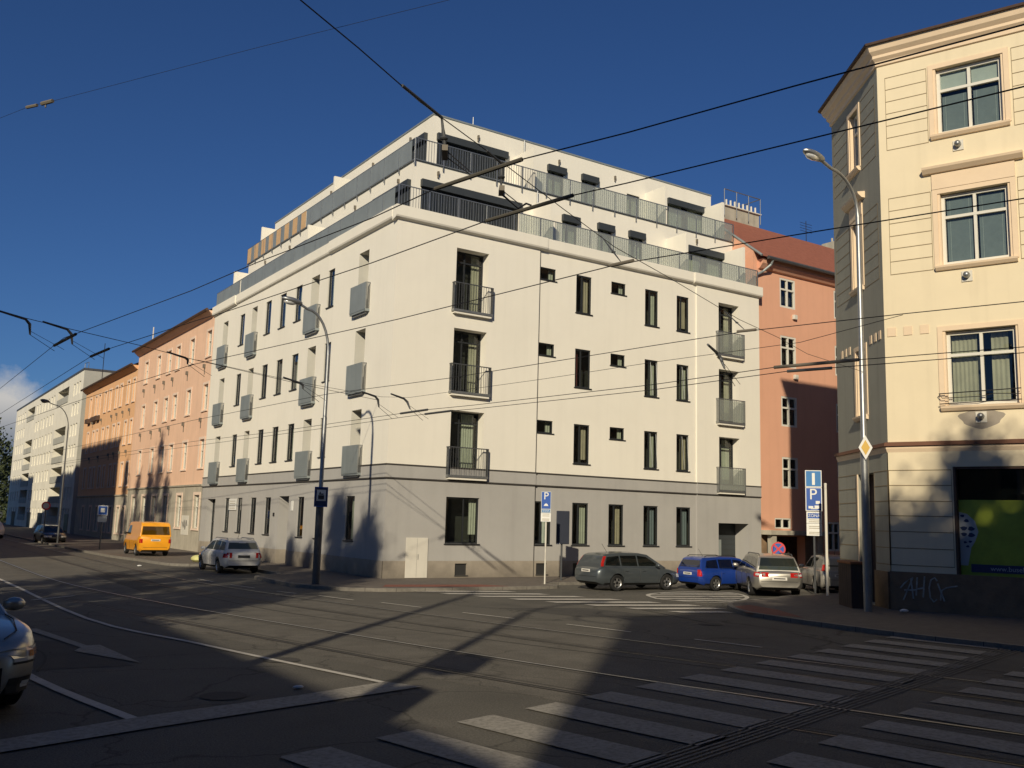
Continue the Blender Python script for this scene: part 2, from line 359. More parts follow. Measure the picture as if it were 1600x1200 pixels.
def window(parent, F, u0, u1, z0, z1, dep, fm, muls=(), trans=(), fw=0.05, sill=None, sillm=None, curtain=None, cm=None, glass=None, fd=0.05, name='window', tilt=False):
    """frame (part) with pane, sill and curtain (sub-parts); muls are u fractions, trans z fractions"""
    mb = MB(); W = u1-u0; H = z1-z0
    d0, d1 = -dep-0.0, -dep+fd
    mb.box(F, u0, u0+fw, d0, d1, z0, z1); mb.box(F, u1-fw, u1, d0, d1, z0, z1)
    mb.box(F, u0+fw, u1-fw, d0, d1, z0, z0+fw); mb.box(F, u0+fw, u1-fw, d0, d1, z1-fw, z1)
    for k in muls: u = u0+W*k; mb.box(F, u-fw*0.45, u+fw*0.45, d0+0.003, d1-0.003, z0+fw, z1-fw)
    for k in trans: z = z0+H*k; mb.box(F, u0+fw, u1-fw, d0+0.001, d1+0.004, z-fw*0.45, z+fw*0.45)
    w = mb.build(name, fm, parent)
    p = MB().poly([F(u0+fw*0.5, d0+0.02, z0+fw*0.5), F(u1-fw*0.5, d0+0.02, z0+fw*0.5), F(u1-fw*0.5, d0+0.02, z1-fw*0.5), F(u0+fw*0.5, d0+0.02, z1-fw*0.5)])
    p.build('pane', glass or M['glass'], w, recalc=False)
    if sill: MB().box(F, u0-0.04, u1+0.05, -dep+fd, sill, z0-0.035, z0-0.002).build('sill', sillm or fm, w)
    if curtain:
        c = MB()
        for (a, b, zf) in curtain:
            n = max(3, int((b-a)*W/0.05)); pts = []
            for j in range(n+1):
                u = u0+W*(a+(b-a)*j/n); dd = d0-0.13-0.02*(j % 2); pts.append((u, dd))
            for j in range(n):
                (ua, da), (ub, db) = pts[j], pts[j+1]
                c.poly([F(ua, da, z0+H*zf), F(ub, db, z0+H*zf), F(ub, db, z1), F(ua, da, z1)])
        c.build('curtain', cm or M['curtain'], w, recalc=False)
    return w
# ------------------------------------------------------------------ main white building
FA = Frame((0, 0, 0), 90, 180)      # u = y along the long street front, outward = -x
FB = Frame((0, 0, 0), 0, 270)       # u = x along the side street front, outward = -y
mb_ = thing('apartment_building', 'white rendered corner apartment block with grey ground floor and two set-back terrace storeys', 'building', (0, 0, 0))
XE, YE = 18.6, 21.5
rows = (10.3, 7.3, 4.3)
A_narrow = [(5.40, 6.03), (8.85, 9.6), (10.72, 11.48), (12.62, 13.36), (16.38, 17.1)]
A_french = [(2.25, 3.12), (6.95, 7.82), (14.55, 15.3), (19.02, 19.83)]
A_ground = [(2.46, 3.2), (5.45, 6.05), (7.28, 7.95), (11.1, 11.83), (13.0, 13.75), (14.94, 15.62), (16.8, 17.5)]
B_tall = [(8.04, 8.82), (11.69, 12.43), (13.5, 14.22)]
B_small = [(6.23, 7.02), (9.85, 10.62)]
B_french = [(2.45, 3.85), (15.98, 17.27)]
B_ground = [(6.23, 7.02), (8.03, 8.82), (9.84, 10.62), (11.68, 12.47), (13.5, 14.32)]
DA, DB, DF = 0.10, 0.09, 0.46
hA, hB = [], []
for zb in rows:
    hA += [(a, b, zb, zb+1.54, DA) for a, b in A_narrow] + [(a, b, zb-0.72, zb+1.6, DF) for a, b in A_french]
    hB += [(a, b, zb, zb+1.54, DB) for a, b in B_tall] + [(a, b, zb+1.08, zb+1.56, DB) for a, b in B_small] + [(a, b, zb-0.72, zb+1.6, DF) for a, b in B_french]
hA += [(a, b, 1.16, 2.76, DA) for a, b in A_ground] + [(8.95, 10.1, 0.0, 2.8, 0.9), (19.1, 20.5, 0.15, 2.73, 0.35)]
hB += [(a, b, 1.17, 2.78, DB) for a, b in B_ground] + [(2.38, 3.76, 1.17, 2.8, 0.12), (15.92, 17.8, 0.0, 2.17, 0.85)]
hB += [(2.82, 3.31, 0.07, 0.48, 0.06), (6.37, 6.87, 0.07, 0.48, 0.06), (8.1, 8.6, 0.07, 0.48, 0.06)]
REC = -0.06
for F, hs, E, segs in ((FA, hA, YE, [(0, YE, 0)]), (FB, hB, XE, [(0, 6.2, 0), (6.2, 14.65, REC), (14.65, XE, 0)])):
    for (a, b, d) in segs:
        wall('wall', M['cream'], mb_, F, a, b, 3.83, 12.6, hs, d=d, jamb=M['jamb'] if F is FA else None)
        wall('ground_floor_wall', M['grey'], mb_, F, a, b, 0.57, 3.83, hs, d=d+0.0)
        wall('plinth', M['stone'], mb_, F, a, b, -0.1, 0.57, hs, d=d+0.012)
st = MB()
for u, ud in ((6.2, 1), (14.65, -1)): st.poly([FB(u, REC, 0), FB(u, 0, 0), FB(u, 0, 3.83), FB(u, REC, 3.83)])
st.build('wall_return', M['grey'], mb_, recalc=False)
st = MB()
for u, ud in ((6.2, 1), (14.65, -1)): st.poly([FB(u, REC, 3.83), FB(u, 0, 3.83), FB(u, 0, 12.6), FB(u, REC, 12.6)])
st.build('wall_return', M['cream'], mb_, recalc=False)
# string courses
mb = MB()
for z in (3.81, 3.345):
    mb.box(FA, 0, YE, 0.004, 0.05, z, z+0.045); mb.box(FB, -0.05, 6.25, 0.004, 0.05, z, z+0.045)
    mb.box(FB, 6.25, 14.65, REC+0.004, 0.0, z, z+0.045); mb.box(FB, 14.65, XE, 0.004, 0.05, z, z+0.045)
mb.build('string_course', M['seam'], mb_)
mb = MB()
mb.box(FA, 0.04, YE, 0.002, 0.028, 3.39, 3.81); mb.box(FB, -0.028, 6.22, 0.002, 0.028, 3.39, 3.81)
mb.box(FB, 6.22, 14.65, REC+0.002, REC+0.03, 3.39, 3.81); mb.box(FB, 14.65, XE, 0.002, 0.028, 3.39, 3.81)
mb.build('frieze', M['grey'], mb_)
# thin dark strip in place of the projecting corner bay's shadow, no pipe
MB().box(FB, 6.2, 6.235, REC+0.002, REC+0.05, 0.0, 12.55).build('downpipe', M['seam'], mb_)
# cornice + parapet
prof = [(0.0, 12.50), (0.05, 12.50), (0.14, 12.545), (0.17, 12.60), (0.17, 12.98), (-0.16, 12.98), (-0.16, 12.45)]
pr2 = [(d-0.055, z) for d, z in prof]
mb = MB()
mb.extr(FB, prof, -0.15, 6.45); mb.extr(FB, pr2, 6.45, 14.4); mb.extr(FB, prof, 14.4, XE+0.1)
mb.extr(FA, prof, 0.16, 5.8); mb.extr(FA, pr2, 5.8, 17.7); mb.extr(FA, prof, 17.7, YE)
mb.build('cornice', M['cream'], mb_)
MB().box(WORLD, 0.15, XE, 0.15, YE, 12.5, 12.62).build('terrace_deck', M['roofgravel'], mb_)
# party wall gable ends of the block
mb = MB(); mb.poly([(XE, 0, -0.1), (XE, 12, -0.1), (XE, 12, 12.6), (XE, 0, 12.6)]); mb.poly([(0, YE, -0.1), (12, YE, -0.1), (12, YE, 12.6), (0, YE, 12.6)])
mb.build('gable_wall', M['cream'], mb_, recalc=False)
# dark rooms behind the panes
mb = MB(); mb.poly([(1.0, 1.0, 0), (1.0, YE, 0), (1.0, YE, 12.4), (1.0, 1.0, 12.4)]); mb.poly([(1.0, 1.0, 0), (XE, 1.0, 0), (XE, 1.0, 12.4), (1.0, 1.0, 12.4)])
for z in (3.5, 6.5, 9.5): mb.poly([(0.3, 0.3, z), (XE, 0.3, z), (XE, 1.0, z), (0.3, 1.0, z)]); mb.poly([(0.3, 0.3, z), (1, 0.3, z), (1, YE, z), (0.3, YE, z)])
mb.build('interior', M['room'], mb_, recalc=False)

rnd = random.Random(3)
for zb in rows:
    for a, b in A_narrow:
        window(mb_, FA, a, b, zb, zb+1.54, DA, M['anthra'], muls=(), fw=0.05, sill=0.05, curtain=[(0.5, 1, 0)] if rnd.random() < .6 else None)
    for i, (a, b) in enumerate(B_tall):
        red = (zb == 7.3 and i == 0)
        window(mb_, FB, a, b, zb, zb+1.54, DB-REC, M['anthra'], muls=(0.40,), fw=0.055, sill=0.05+REC, curtain=[(0.08, 0.36, 0)] if red else [(rnd.choice((0.52, 0.6, 0.66, 0.5)), 1.0, rnd.choice((0, 0, 0, 0.12)))], cm=M['redcurtain'] if red else rnd.choice((None, None, M['curtain3'], M['curtain2'])))
        if i > 0 and zb < 10:
            w_ = mb_.children[-1] if False else bpy.data.objects[-1] if False else None
            MB().tube([FB(a+0.36, REC-0.05, zb+1.46), FB(a+0.47, REC+0.0, zb+0.08)], 0.012, 5).tube([FB(b-0.05, REC-0.05, zb+1.46), FB(b-0.03, REC+0.015, zb+0.08)], 0.010, 5).build('open_sash', M['steel'], mb_)
    for a, b in B_small:
        window(mb_, FB, a, b, zb+1.08, zb+1.56, DB-REC, M['anthra'], fw=0.04, sill=0.04+REC, curtain=[(0.72, 1, 0)])
    for a, b in B_french:
        window(mb_, FB, a, b, zb-0.70, zb+1.6, DF, M['anthra'], muls=(0.42,), trans=(0.82,), fw=0.06, curtain=[(0.55, 0.95, 0)] if zb == 4.3 else [(0.7, 0.95, 0.0)], cm=None if zb == 4.3 else M['oldgrey'])
    for a, b in A_french:
        window(mb_, FA, a, b, zb-0.70, zb+1.6, DF, M['anthra'], muls=(0.5,), fw=0.06)
for i, (a, b) in enumerate(A_ground): window(mb_, FA, a, b, 1.16, 2.76, DA, M['anthra'], fw=0.05, sill=0.05, curtain=[(0.35, 0.9, 0)])
for i, (a, b) in enumerate(B_ground): window(mb_, FB, a, b, 1.17, 2.78, DB-REC, M['anthra'], muls=(0.40,), fw=0.055, sill=0.05+REC, cm=(M['curtain3'], None, M['curtain2'], M['slate_sheet'], M['slate_sheet'])[i], curtain=[(0.5+0.06*(i % 3), 1, 0)]+([(0.05, 0.3, 0)] if i % 2 else []))
window(mb_, FB, 2.38, 3.76, 1.17, 2.8, 0.12, M['anthra'], muls=(0.55,), fw=0.055, sill=0.05, curtain=[(0.78, 1, 0.2)])
# glass shop door far left, recessed entrance, garage gate, cellar vents
w = window(mb_, FA, 19.1, 20.5, 0.15, 2.73, 0.35, M['anthra'], muls=(0.5,), trans=(0.55,), fw=0.06, name='glass_door')
mb = MB(); mb.box(FA, 8.95, 10.1, -0.9, -0.84, 0.0, 2.8); d = mb.build('entrance_door', M['anthra'], mb_)
MB().box(FA, 9.1, 9.95, -0.84, -0.82, 0.15, 2.3).build('pane', M['carglass'], d); MB().box(FA, 9.1, 9.14, -0.81, -0.77, 0.7, 1.3).build('handle', M['steel'], d)
g = MB().box(FB, 15.92, 17.8, -0.85, -0.80, 0, 2.17).build('garage_gate', M['shutter'], mb_)
mb = MB()
for k in range(9): mb.box(FB, 15.95, 17.78, -0.80, -0.79, 0.1+k*0.23, 0.105+k*0.23)
mb.build('slat_joint', M['seam'], g)
MB().box(FB, 16.1, 16.9, -0.80, -0.785, 0.0, 1.45).build('wicket_door', M['zinc'], g)
for a, b in ((2.82, 3.31), (6.37, 6.87), (8.1, 8.6)):
    dd = 0 if a < 6 else REC
    v = MB().box(FB, a, b, dd-0.06, dd-0.05, 0.07, 0.48).build('cellar_grille', M['cellar'], mb_)
    m2 = MB(); m2.box(FB, a-.02, b+.05, dd+0.012, dd+0.04, 0.04, 0.068)
    m2.build('sill', M['anthra'], v)
# white utility cabinet doors let into the corner
cab = MB().box(FB, 0.85, 1.7, 0.014, 0.035, 0.0, 1.36).build('utility_cabinet', M['whitebox'], mb_, bevel=0.004)
mb = MB(); mb.box(FB, 1.27, 1.277, 0.035, 0.037, 0.02, 1.34); mb.box(FB, 1.31, 1.325, 0.035, 0.05, 0.62, 0.8); mb.build('handle', M['steel'], cab)
# house number, bell board, white notice board
MB().box(FA, 10.55, 10.7, 0.0, 0.03, 1.95, 2.1).build('bell_board', M['black'], mb_)
nb = MB().box(FA, 15.68, 16.75, 0.02, 0.05, 2.18, 2.72).build('notice_board', M['signwhite'], mb_)
mb = MB()
for k in range(4): mb.box(FA, 15.8, 16.62, 0.05, 0.053, 2.26+k*0.11, 2.29+k*0.11)
mb.build('lettering', M['oldgrey'], nb)
MB().box(FA, 8.42, 8.62, 0.0, 0.03, 2.2, 2.6).build('house_plate', M['signwhite'], mb_)

# balconies -------------------------------------------------
def balcony(F, a, b, z, solid, glassy=False):
    s = MB().box(F, a, b, 0.002, 0.18, z-0.09, z).build('balcony', M['zinc'] if solid else M['steel'], mb_)
    if not solid: MB().box(F, a+0.05, b-0.05, 0.002, 0.155, z-0.16, z-0.092).build('slab', M['cream'], s)
    else: MB().box(F, a+0.15, b-0.1, 0.002, 0.12, z-0.15, z-0.092).build('bracket', M['steel'], s)
    H = 1.0; mb = MB()
    mb.box(F, a, b, 0.15, 0.18, z+H-0.035, z+H)
    mb.box(F, a, a+0.03, 0.01, 0.15, z+H-0.035, z+H); mb.box(F, b-0.03, b, 0.01, 0.15, z+H-0.035, z+H)
    for u in (a, b-0.03):
        n = 4
        for k in range(n): d = 0.025+k*0.035; mb.box(F, u+0.008, u+0.02, d, d+0.012, z, z+H-0.035)
    for u in (a, b-0.035): mb.box(F, u, u+0.035, 0.15, 0.178, z, z+H-0.035)
    if not solid:
        n = int((b-a)/0.105)
        for k in range(1, n): u = a+(b-a)*k/n; mb.box(F, u-0.007, u+0.007, 0.158, 0.170, z, z+H-0.035)
    mb.build('railing', M['steel'] if solid or glassy else M['darksteel'], s)
    if solid: MB().box(F, a+0.003, b-0.003, 0.181, 0.193, z-0.02, z+H).build('front_panel', M['zinc'], s)
    if glassy: MB().box(F, a+0.05, b-0.05, 0.172, 0.179, z+0.02, z+H-0.06).build('screen', M['frost'], s)
for zb in rows:
    z = zb-0.72
    for (a, b) in A_french: balcony(FA, a-0.26, b+0.24, z, True)
    balcony(FB, 2.3, 3.99, z, False); balcony(FB, 15.78, 17.45, z, False, True)

# terrace storeys ------------------------------------------
L5x, L5y, L6x, L6y = 1.42, 1.6, 2.89, 3.0
T1, T2, T3 = 12.62, 15.5, 18.22
def storey(x0, y0, x1, y1, z0, z1, hB_, hA_):
    fa = Frame((x0, 0, 0), 90, 180); fb = Frame((0, y0, 0), 0, 270)
    wall('terrace_wall', M['cream'], mb_, fb, x0, x1, z0, z1, hB_)
    wall('terrace_wall', M['cream'], mb_, fa, y0, y1, z0, z1, hA_)
    mb = MB(); mb.poly([(x1, y0, z0), (x1, 14, z0), (x1, 14, z1), (x1, y0, z1)]); mb.poly([(x0, y1, z0), (13, y1, z0), (13, y1, z1), (x0, y1, z1)])
    mb.build('terrace_wall', M['cream'], mb_, recalc=False)
    MB().prism([(x0-0.03, y0-0.03), (x1+0.02, y0-0.03), (x1+0.02, 14), (13, 14), (13, y1+0.02), (x0-0.03, y1+0.02)], z1, z1+0.07).build('roof_edge', M['zinc'], mb_)
    return fa, fb
zf5, zf6 = T1, T2+0.07
B5 = [(1.71, 6.22, 14.78), (8.42, 9.22, 14.78), (10.32, 11.12, 14.8), (12.08, 12.9, 14.8), (15.62, 18.1, 14.8)]
B6 = [(3.09, 6.4, 17.45), (8.61, 9.5, 17.45), (10.49, 11.33, 17.45), (13.15, 13.93, 17.17), (15.69, 18.25, 17.47)]
A5 = [(1.93, 4.9, 14.8), (11.0, 13.5, 14.8)]; A6 = [(3.5, 6.5, 17.58), (12.5, 14.5, 17.5)]
fa5, fb5 = storey(L5x, L5y, XE, 20.8, T1, T2, [(a, b, zf5, z, 0.10) for a, b, z in B5], [(a, b, zf5, z, 0.10) for a, b, z in A5])
fa6, fb6 = storey(L6x, L6y, XE, 21.2, zf6, T3, [(a, b, zf6, z, 0.10) for a, b, z in B6], [(a, b, zf6, z, 0.10) for a, b, z in A6])
def opening(F, a, b, z0, z1, kind):
    # kind: louvre (dark slatted shutter), blind (glass + box), plain
    n = max(1, round((b-a)/1.1))
    w = window(mb_, F, a, b, z0, z1, 0.10, M['anthra'], muls=[k/n for k in range(1, n)], fw=0.06, name='terrace_window', curtain=None if kind == 'louvre' else [(0.1, 0.45, 0.0), (0.6, 0.98, 0.0)])
    if kind != 'plain': MB().box(F, a-0.04, b+0.06, 0.003, 0.16, z1-0.27, z1+0.02).build('shutter_box', M['shutter'], w)
    if kind == 'louvre':
        m2 = MB()
        nn = int((b-a)/0.085)
        for k in range(nn): u = a+0.05+(b-a-0.1)*k/nn; m2.box(F, u, u+0.035, -0.02, 0.015, z0, z1-0.27)
        m2.build('louvres', M['shutter'], w)
mb = MB()
mb.poly([(L5x+0.5, L5y+0.5, T1), (XE, L5y+0.5, T1), (XE, L5y+0.5, T2), (L5x+0.5, L5y+0.5, T2)]); mb.poly([(L5x+0.5, L5y+0.5, T1), (L5x+0.5, 20.8, T1), (L5x+0.5, 20.8, T2), (L5x+0.5, L5y+0.5, T2)])
mb.poly([(L6x+0.5, L6y+0.5, T2+.1), (XE, L6y+0.5, T2+.1), (XE, L6y+0.5, T3), (L6x+0.5, L6y+0.5, T3)]); mb.poly([(L6x+0.5, L6y+0.5, T2+.1), (L6x+0.5, 21, T2+.1), (L6x+0.5, 21, T3), (L6x+0.5, L6y+0.5, T3)])
mb.build('interior', M['room'], mb_, recalc=False)
for i, (a, b, z) in enumerate(B5): opening(fb5, a, b, zf5, z, 'louvre' if i == 0 else 'blind')
for i, (a, b, z) in enumerate(B6): opening(fb6, a, b, zf6, z, 'louvre' if i == 0 else ('plain' if i == 3 else 'blind'))
for i, (a, b, z) in enumerate(A5): opening(fa5, a, b, zf5, z, 'louvre')
for i, (a, b, z) in enumerate(A6): opening(fa6, a, b, zf6, z, 'louvre')
# terrace dividing fins
mb = MB()
for u, yo in ((6.92, 1.66), (14.3, 1.66), (18.0, 1.66)): mb.box(WORLD, u, u+0.12, yo, L6y, zf6, zf6+1.86)
for v, xo in ((9.6, 1.5), (19.2, 1.5)): mb.box(WORLD, xo, L6x, v, v+0.12, zf6, zf6+1.7)
for u, yo in ((6.85, 0.28), (14.28, 0.28), (17.9, 0.28)): mb.box(WORLD, u, u+0.12, yo, L5y, T1, T1+2.25)
for v, xo in ((9.15, 0.22), (19.3, 0.22)): mb.box(WORLD, xo, L5x, v, v+0.12, T1, T1+2.0)
mb.build('divider_wall', M['cream'], mb_)
# terrace railings
def railing(F, a, b, d, z0, z1, bars=True, panel=None, step=0.115, posts=1.25, mat=None, brackets=False):
    mb = MB(); mb.box(F, a, b, d-0.02, d+0.02, z1-0.03, z1); mb.box(F, a, b, d-0.015, d+0.015, z0, z0+0.025)
    n = max(1, int(round((b-a)/posts)))
    for k in range(n+1): u = a+(b-a)*k/n; mb.box(F, u-0.018, u+0.018, d-0.021, d+0.021, z0-(0.2 if brackets else 0.0), z1-0.031)
    if bars:
        n = int((b-a)/step)
        for k in range(1, n): u = a+(b-a)*k/n; mb.box(F, u-0.007, u+0.007, d-0.006, d+0.006, z0+0.026, z1-0.031)
    r = mb.build('terrace_railing', mat or M['steel'], mb_)
    for p in (panel or []):
        MB().box(F, p[0], p[1], d+0.008, d+0.016, z0+0.03, z1-0.035).build('panel', p[2], r)
    return r
railing(FB, -0.0, XE-0.05, -0.02, 12.99, 13.80, panel=[(5.2, 6.8, M['frost']), (6.95, 14.2, M['frost']), (14.4, 18.45, M['frost'])])
railing(FA, 0.05, YE-0.1, -0.02, 12.99, 13.78, bars=False, panel=[(0.35, 17.4, M['zinc']), (17.65, YE-0.1, M['zinc'])])
railing(fb5, L5x-0.05, XE, 0.06, 15.52, 16.40, brackets=True, panel=[(7.0, 14.2, M['frost']), (14.4, 18.5, M['frost'])])
rr = railing(fa5, L5y-0.03, 20.9, 0.06, 15.52, 16.38, bars=False, brackets=True, panel=[(L5y+0.2, 12.4, M['zinc'])])
mb = MB(); mz = MB(); v = 12.45; k = 0
while v < 20.8:
    w_ = 0.62 if k % 2 == 0 else 0.5
    (mb if k % 2 == 0 else mz).box(fa5, v, min(v+w_-0.02, 20.85), 0.07, 0.08, 15.55, 16.36); v += w_; k += 1
mb.build('ochre_screen', M['wood'], rr); mz.build('panel', M['zinc'], rr)
# wall lamps / vents on the terrace storeys
mb = MB()
for (F, u, z) in ((fb6, 5.0, 17.75), (fb5, 2.4, 15.15), (fb5, 5.4, 15.1), (fb5, 16.2, 15.1), (fa5, 2.9, 15.0), (fa5, 6.9, 15.0), (fa5, 11.0, 15.0), (fa5, 14.5, 15.0), (fa5, 18.0, 15.0), (fb6, 9.2, 17.7), (fb6, 12.4, 17.7), (fa6, 4.9, 17.75), (fa6, 8.5, 17.75), (fa6, 13.2, 17.75)):
    mb.box(F, u-0.035, u+0.035, 0.003, 0.09, z-0.03, z+0.12); mb.box(F, u-0.02, u+0.02, 0.003, 0.07, z-0.14, z-0.03)
for k_ in range(0, len(mb.v), 16):
    q = MB(); q.v = mb.v[k_:k_+16]; q.f = [tuple(i-k_ for i in f) for f in mb.f if k_ <= f[0] < k_+16]; q.m = [0]*len(q.f); q.build('terrace_lamp', M['insul'], mb_)
MB().tube([(5.1, 3.6, T3), (5.1, 3.6, T3+0.7)], 0.02, 6).build('roof_vent', M['steel'], mb_)
MB().tube([(7.3, 2.93, T2+0.1), (7.3, 2.93, T3)], 0.03, 6).build('downpipe', M['steel'], mb_)
MB().tube([(7.05, 1.5, T1), (7.05, 1.5, T2)], 0.03, 6).build('downpipe', M['steel'], mb_)

# ------------------------------------------------------------------ salmon building right of the block
FS = Frame((0, 0.3, 0), 0, 270)
sb = thing('townhouse', 'salmon rendered house with steep red tiled roof beside the white block', 'building', (26, 0.3, 0))
rowS = [(12.42, 13.85), (9.55, 11.05), (6.73, 8.15), (3.85, 5.3)]
colS = [(20.4, 21.5), (24.4, 25.5), (28.4, 29.5), (32.4, 33.5)]
hs = [(a, b, c, e, 0.10) for a, b in colS for c, e in rowS] + [(23.55, 24.5, 1.0, 2.38, 0.1), (19.85, 20.95, 2.0, 2.48, 0.1), (27.5, 28.5, 1.0, 2.38, 0.1), (19.5, 21.9, 0.0, 1.65, 0.5)]
wall('wall', M['salmon'], sb, FS, XE, 45, -0.1, 14.86, hs)
mb = MB(); mb.poly([(XE+0.02, 0.3, 12.6), (XE+0.02, 4.0, 12.6), (XE+0.02, 4.0, 17.73), (XE+0.02, 0.3, 14.87)]); mb.build('gable_wall', M['salmon'], sb, recalc=False)
mb = MB().poly([(XE, 1.1, 0), (45, 1.1, 0), (45, 1.1, 14), (XE, 1.1, 14)]); mb.build('interior', M['room'], sb, recalc=False)
MB().extr(FS, [(0, 14.0), (0.12, 14.05), (0.3, 14.25), (0.35, 14.45), (0, 14.45)], XE+0.3, 45).build('cornice', M['salmon'], sb)
rf = MB(); rf.poly([(XE+0.05, -0.2, 14.5), (45, -0.2, 14.5), (45, 4.0, 17.75), (XE+0.05, 4.0, 17.75)]); rf.poly([(XE+0.05, 4.0, 17.75), (45, 4.0, 17.75), (45, 8.5, 14.3), (XE+0.05, 8.5, 14.3)])
rf = rf.build('roof', M['tile'], sb, recalc=False)
MB().tube([(XE+0.4, -0.25, 14.47), (45, -0.25, 14.47)], 0.09, 8).build('gutter', M['darksteel'], rf)
MB().tube([(19.35, -0.25, 14.45), (19.35, -0.1, 14.2), (19.1, 0.15, 13.9), (18.75, 0.2, 13.7)], 0.06, 8).build('downpipe', M['zinc'], sb)
MB().tube([(XE+0.03, -0.2, 14.52), (XE+0.03, 4.0, 17.78)], 0.06, 6).build('verge_flashing', M['zinc'], rf)
mb = MB().box(WORLD, 20.6, 23.2, 4.0, 5.5, 17.5, 18.45); ch = mb.build('chimney_stack', M['oldgrey'], rf)
mb = MB().box(WORLD, 20.5, 23.3, 3.9, 5.6, 18.45, 18.5)
for k in range(8): mb.tube([(20.75+k*0.31, 4.0, 18.5), (20.75+k*0.31, 4.0, 18.8)], 0.05, 6)
mb.build('flue_pot', M['whitebox'], ch)
mb = MB()
for x in (20.5, 21.4, 22.3, 23.2): mb.tube([(x, 3.9, 17.9), (x, 3.9, 19.3)], 0.025, 6)
mb.tube([(20.5, 3.9, 19.3), (23.2, 3.9, 19.3)], 0.025, 6); mb.tube([(23.2, 3.9, 19.3), (23.2, 5.6, 19.3)], 0.025, 6); mb.tube([(23.2, 5.6, 17.9), (23.2, 5.6, 19.3)], 0.025, 6)
mb.build('catwalk_rail', M['steel'], ch)
mb = MB().box(WORLD, 29.6, 32.0, 4.0, 5.0, 17.4, 18.3)
for k in range(5): mb.tube([(29.9+k*0.4, 4.5, 18.3), (29.9+k*0.4, 4.5, 18.6)], 0.06, 6)
mb.tube([(30.6, 4.4, 18.3), (30.6, 4.4, 21.0)], 0.015, 5)
mb.build('chimney_stack', M['oldgrey'], rf)
mb = MB(); mb.tube([(27.0, 4.0, 17.7), (27.0, 4.0, 18.9)], 0.02, 5)
for k in range(4): mb.tube([(26.5, 4.0, 18.3+k*0.15), (27.5, 4.0, 18.3+k*0.15)], 0.012, 4)
mb.build('roof_aerial', M['black'], rf)
MB().box(FS, 24.8, 26.2, -1.15, -1.05, 15.42, 15.5).build('roof_hatch', M['darksteel'], rf)
for a, b in colS:
    for c, e in rowS: window(sb, FS, a, b, c, e, 0.10, M['wframe'], muls=(0.5,), trans=(0.62,), fw=0.09, fd=0.09)
for a, b in ((23.55, 24.5), (27.5, 28.5)): window(sb, FS, a, b, 1.0, 2.38, 0.10, M['wframe'], muls=(0.5,), trans=(0.62,), fw=0.09, fd=0.09)
window(sb, FS, 19.85, 20.95, 2.0, 2.48, 0.10, M['wframe'], muls=(0.5,), fw=0.06, fd=0.09)
for z in (12.1, 9.2): MB().box(FS, 21.25, 21.5, 0.003, 0.14, z-0.18, z+0.04).build('wall_vent', M['whitebox'], sb, bevel=0.02)
cn = MB().box(FS, XE+0.1, 22.5, 0.002, 0.75, 1.72, 1.92).build('entrance_canopy', M['oldgrey'], sb, bevel=0.01)
mb = MB().box(FS, XE+0.35, XE+0.6, 0.35, 0.65, -0.1, 1.718); mb.box(FS, 22.1, 22.35, 0.35, 0.65, -0.1, 1.718); mb.build('column', M['oldgrey'], cn)
pn_ = MB().box(FS, XE+0.02, 19.49, 0.003, 0.03, -0.1, 1.72).box(FS, 21.91, 23.2, 0.003, 0.03, -0.1, 1.72)  # dark brown panels on both sides of the door under the canopy
for k_ in (0, 8):
    q = MB(); q.v = pn_.v[k_:k_+8]; q.f = [tuple(i-k_ for i in f) for f in pn_.f if k_ <= f[0] < k_+8]; q.m = [0]*6; q.build('dark_panel', M['darkplinth'], sb)
dr = MB().box(FS, 19.5, 21.9, -0.5, -0.45, -0.1, 1.65).build('entrance_door', M['brownbox'], sb)
mb = MB()
for k in range(4): mb.box(FS, 19.6+k*0.58, 20.05+k*0.58, -0.45, -0.44, 0.7, 1.5)
mb.build('pane', M['carglass'], dr)

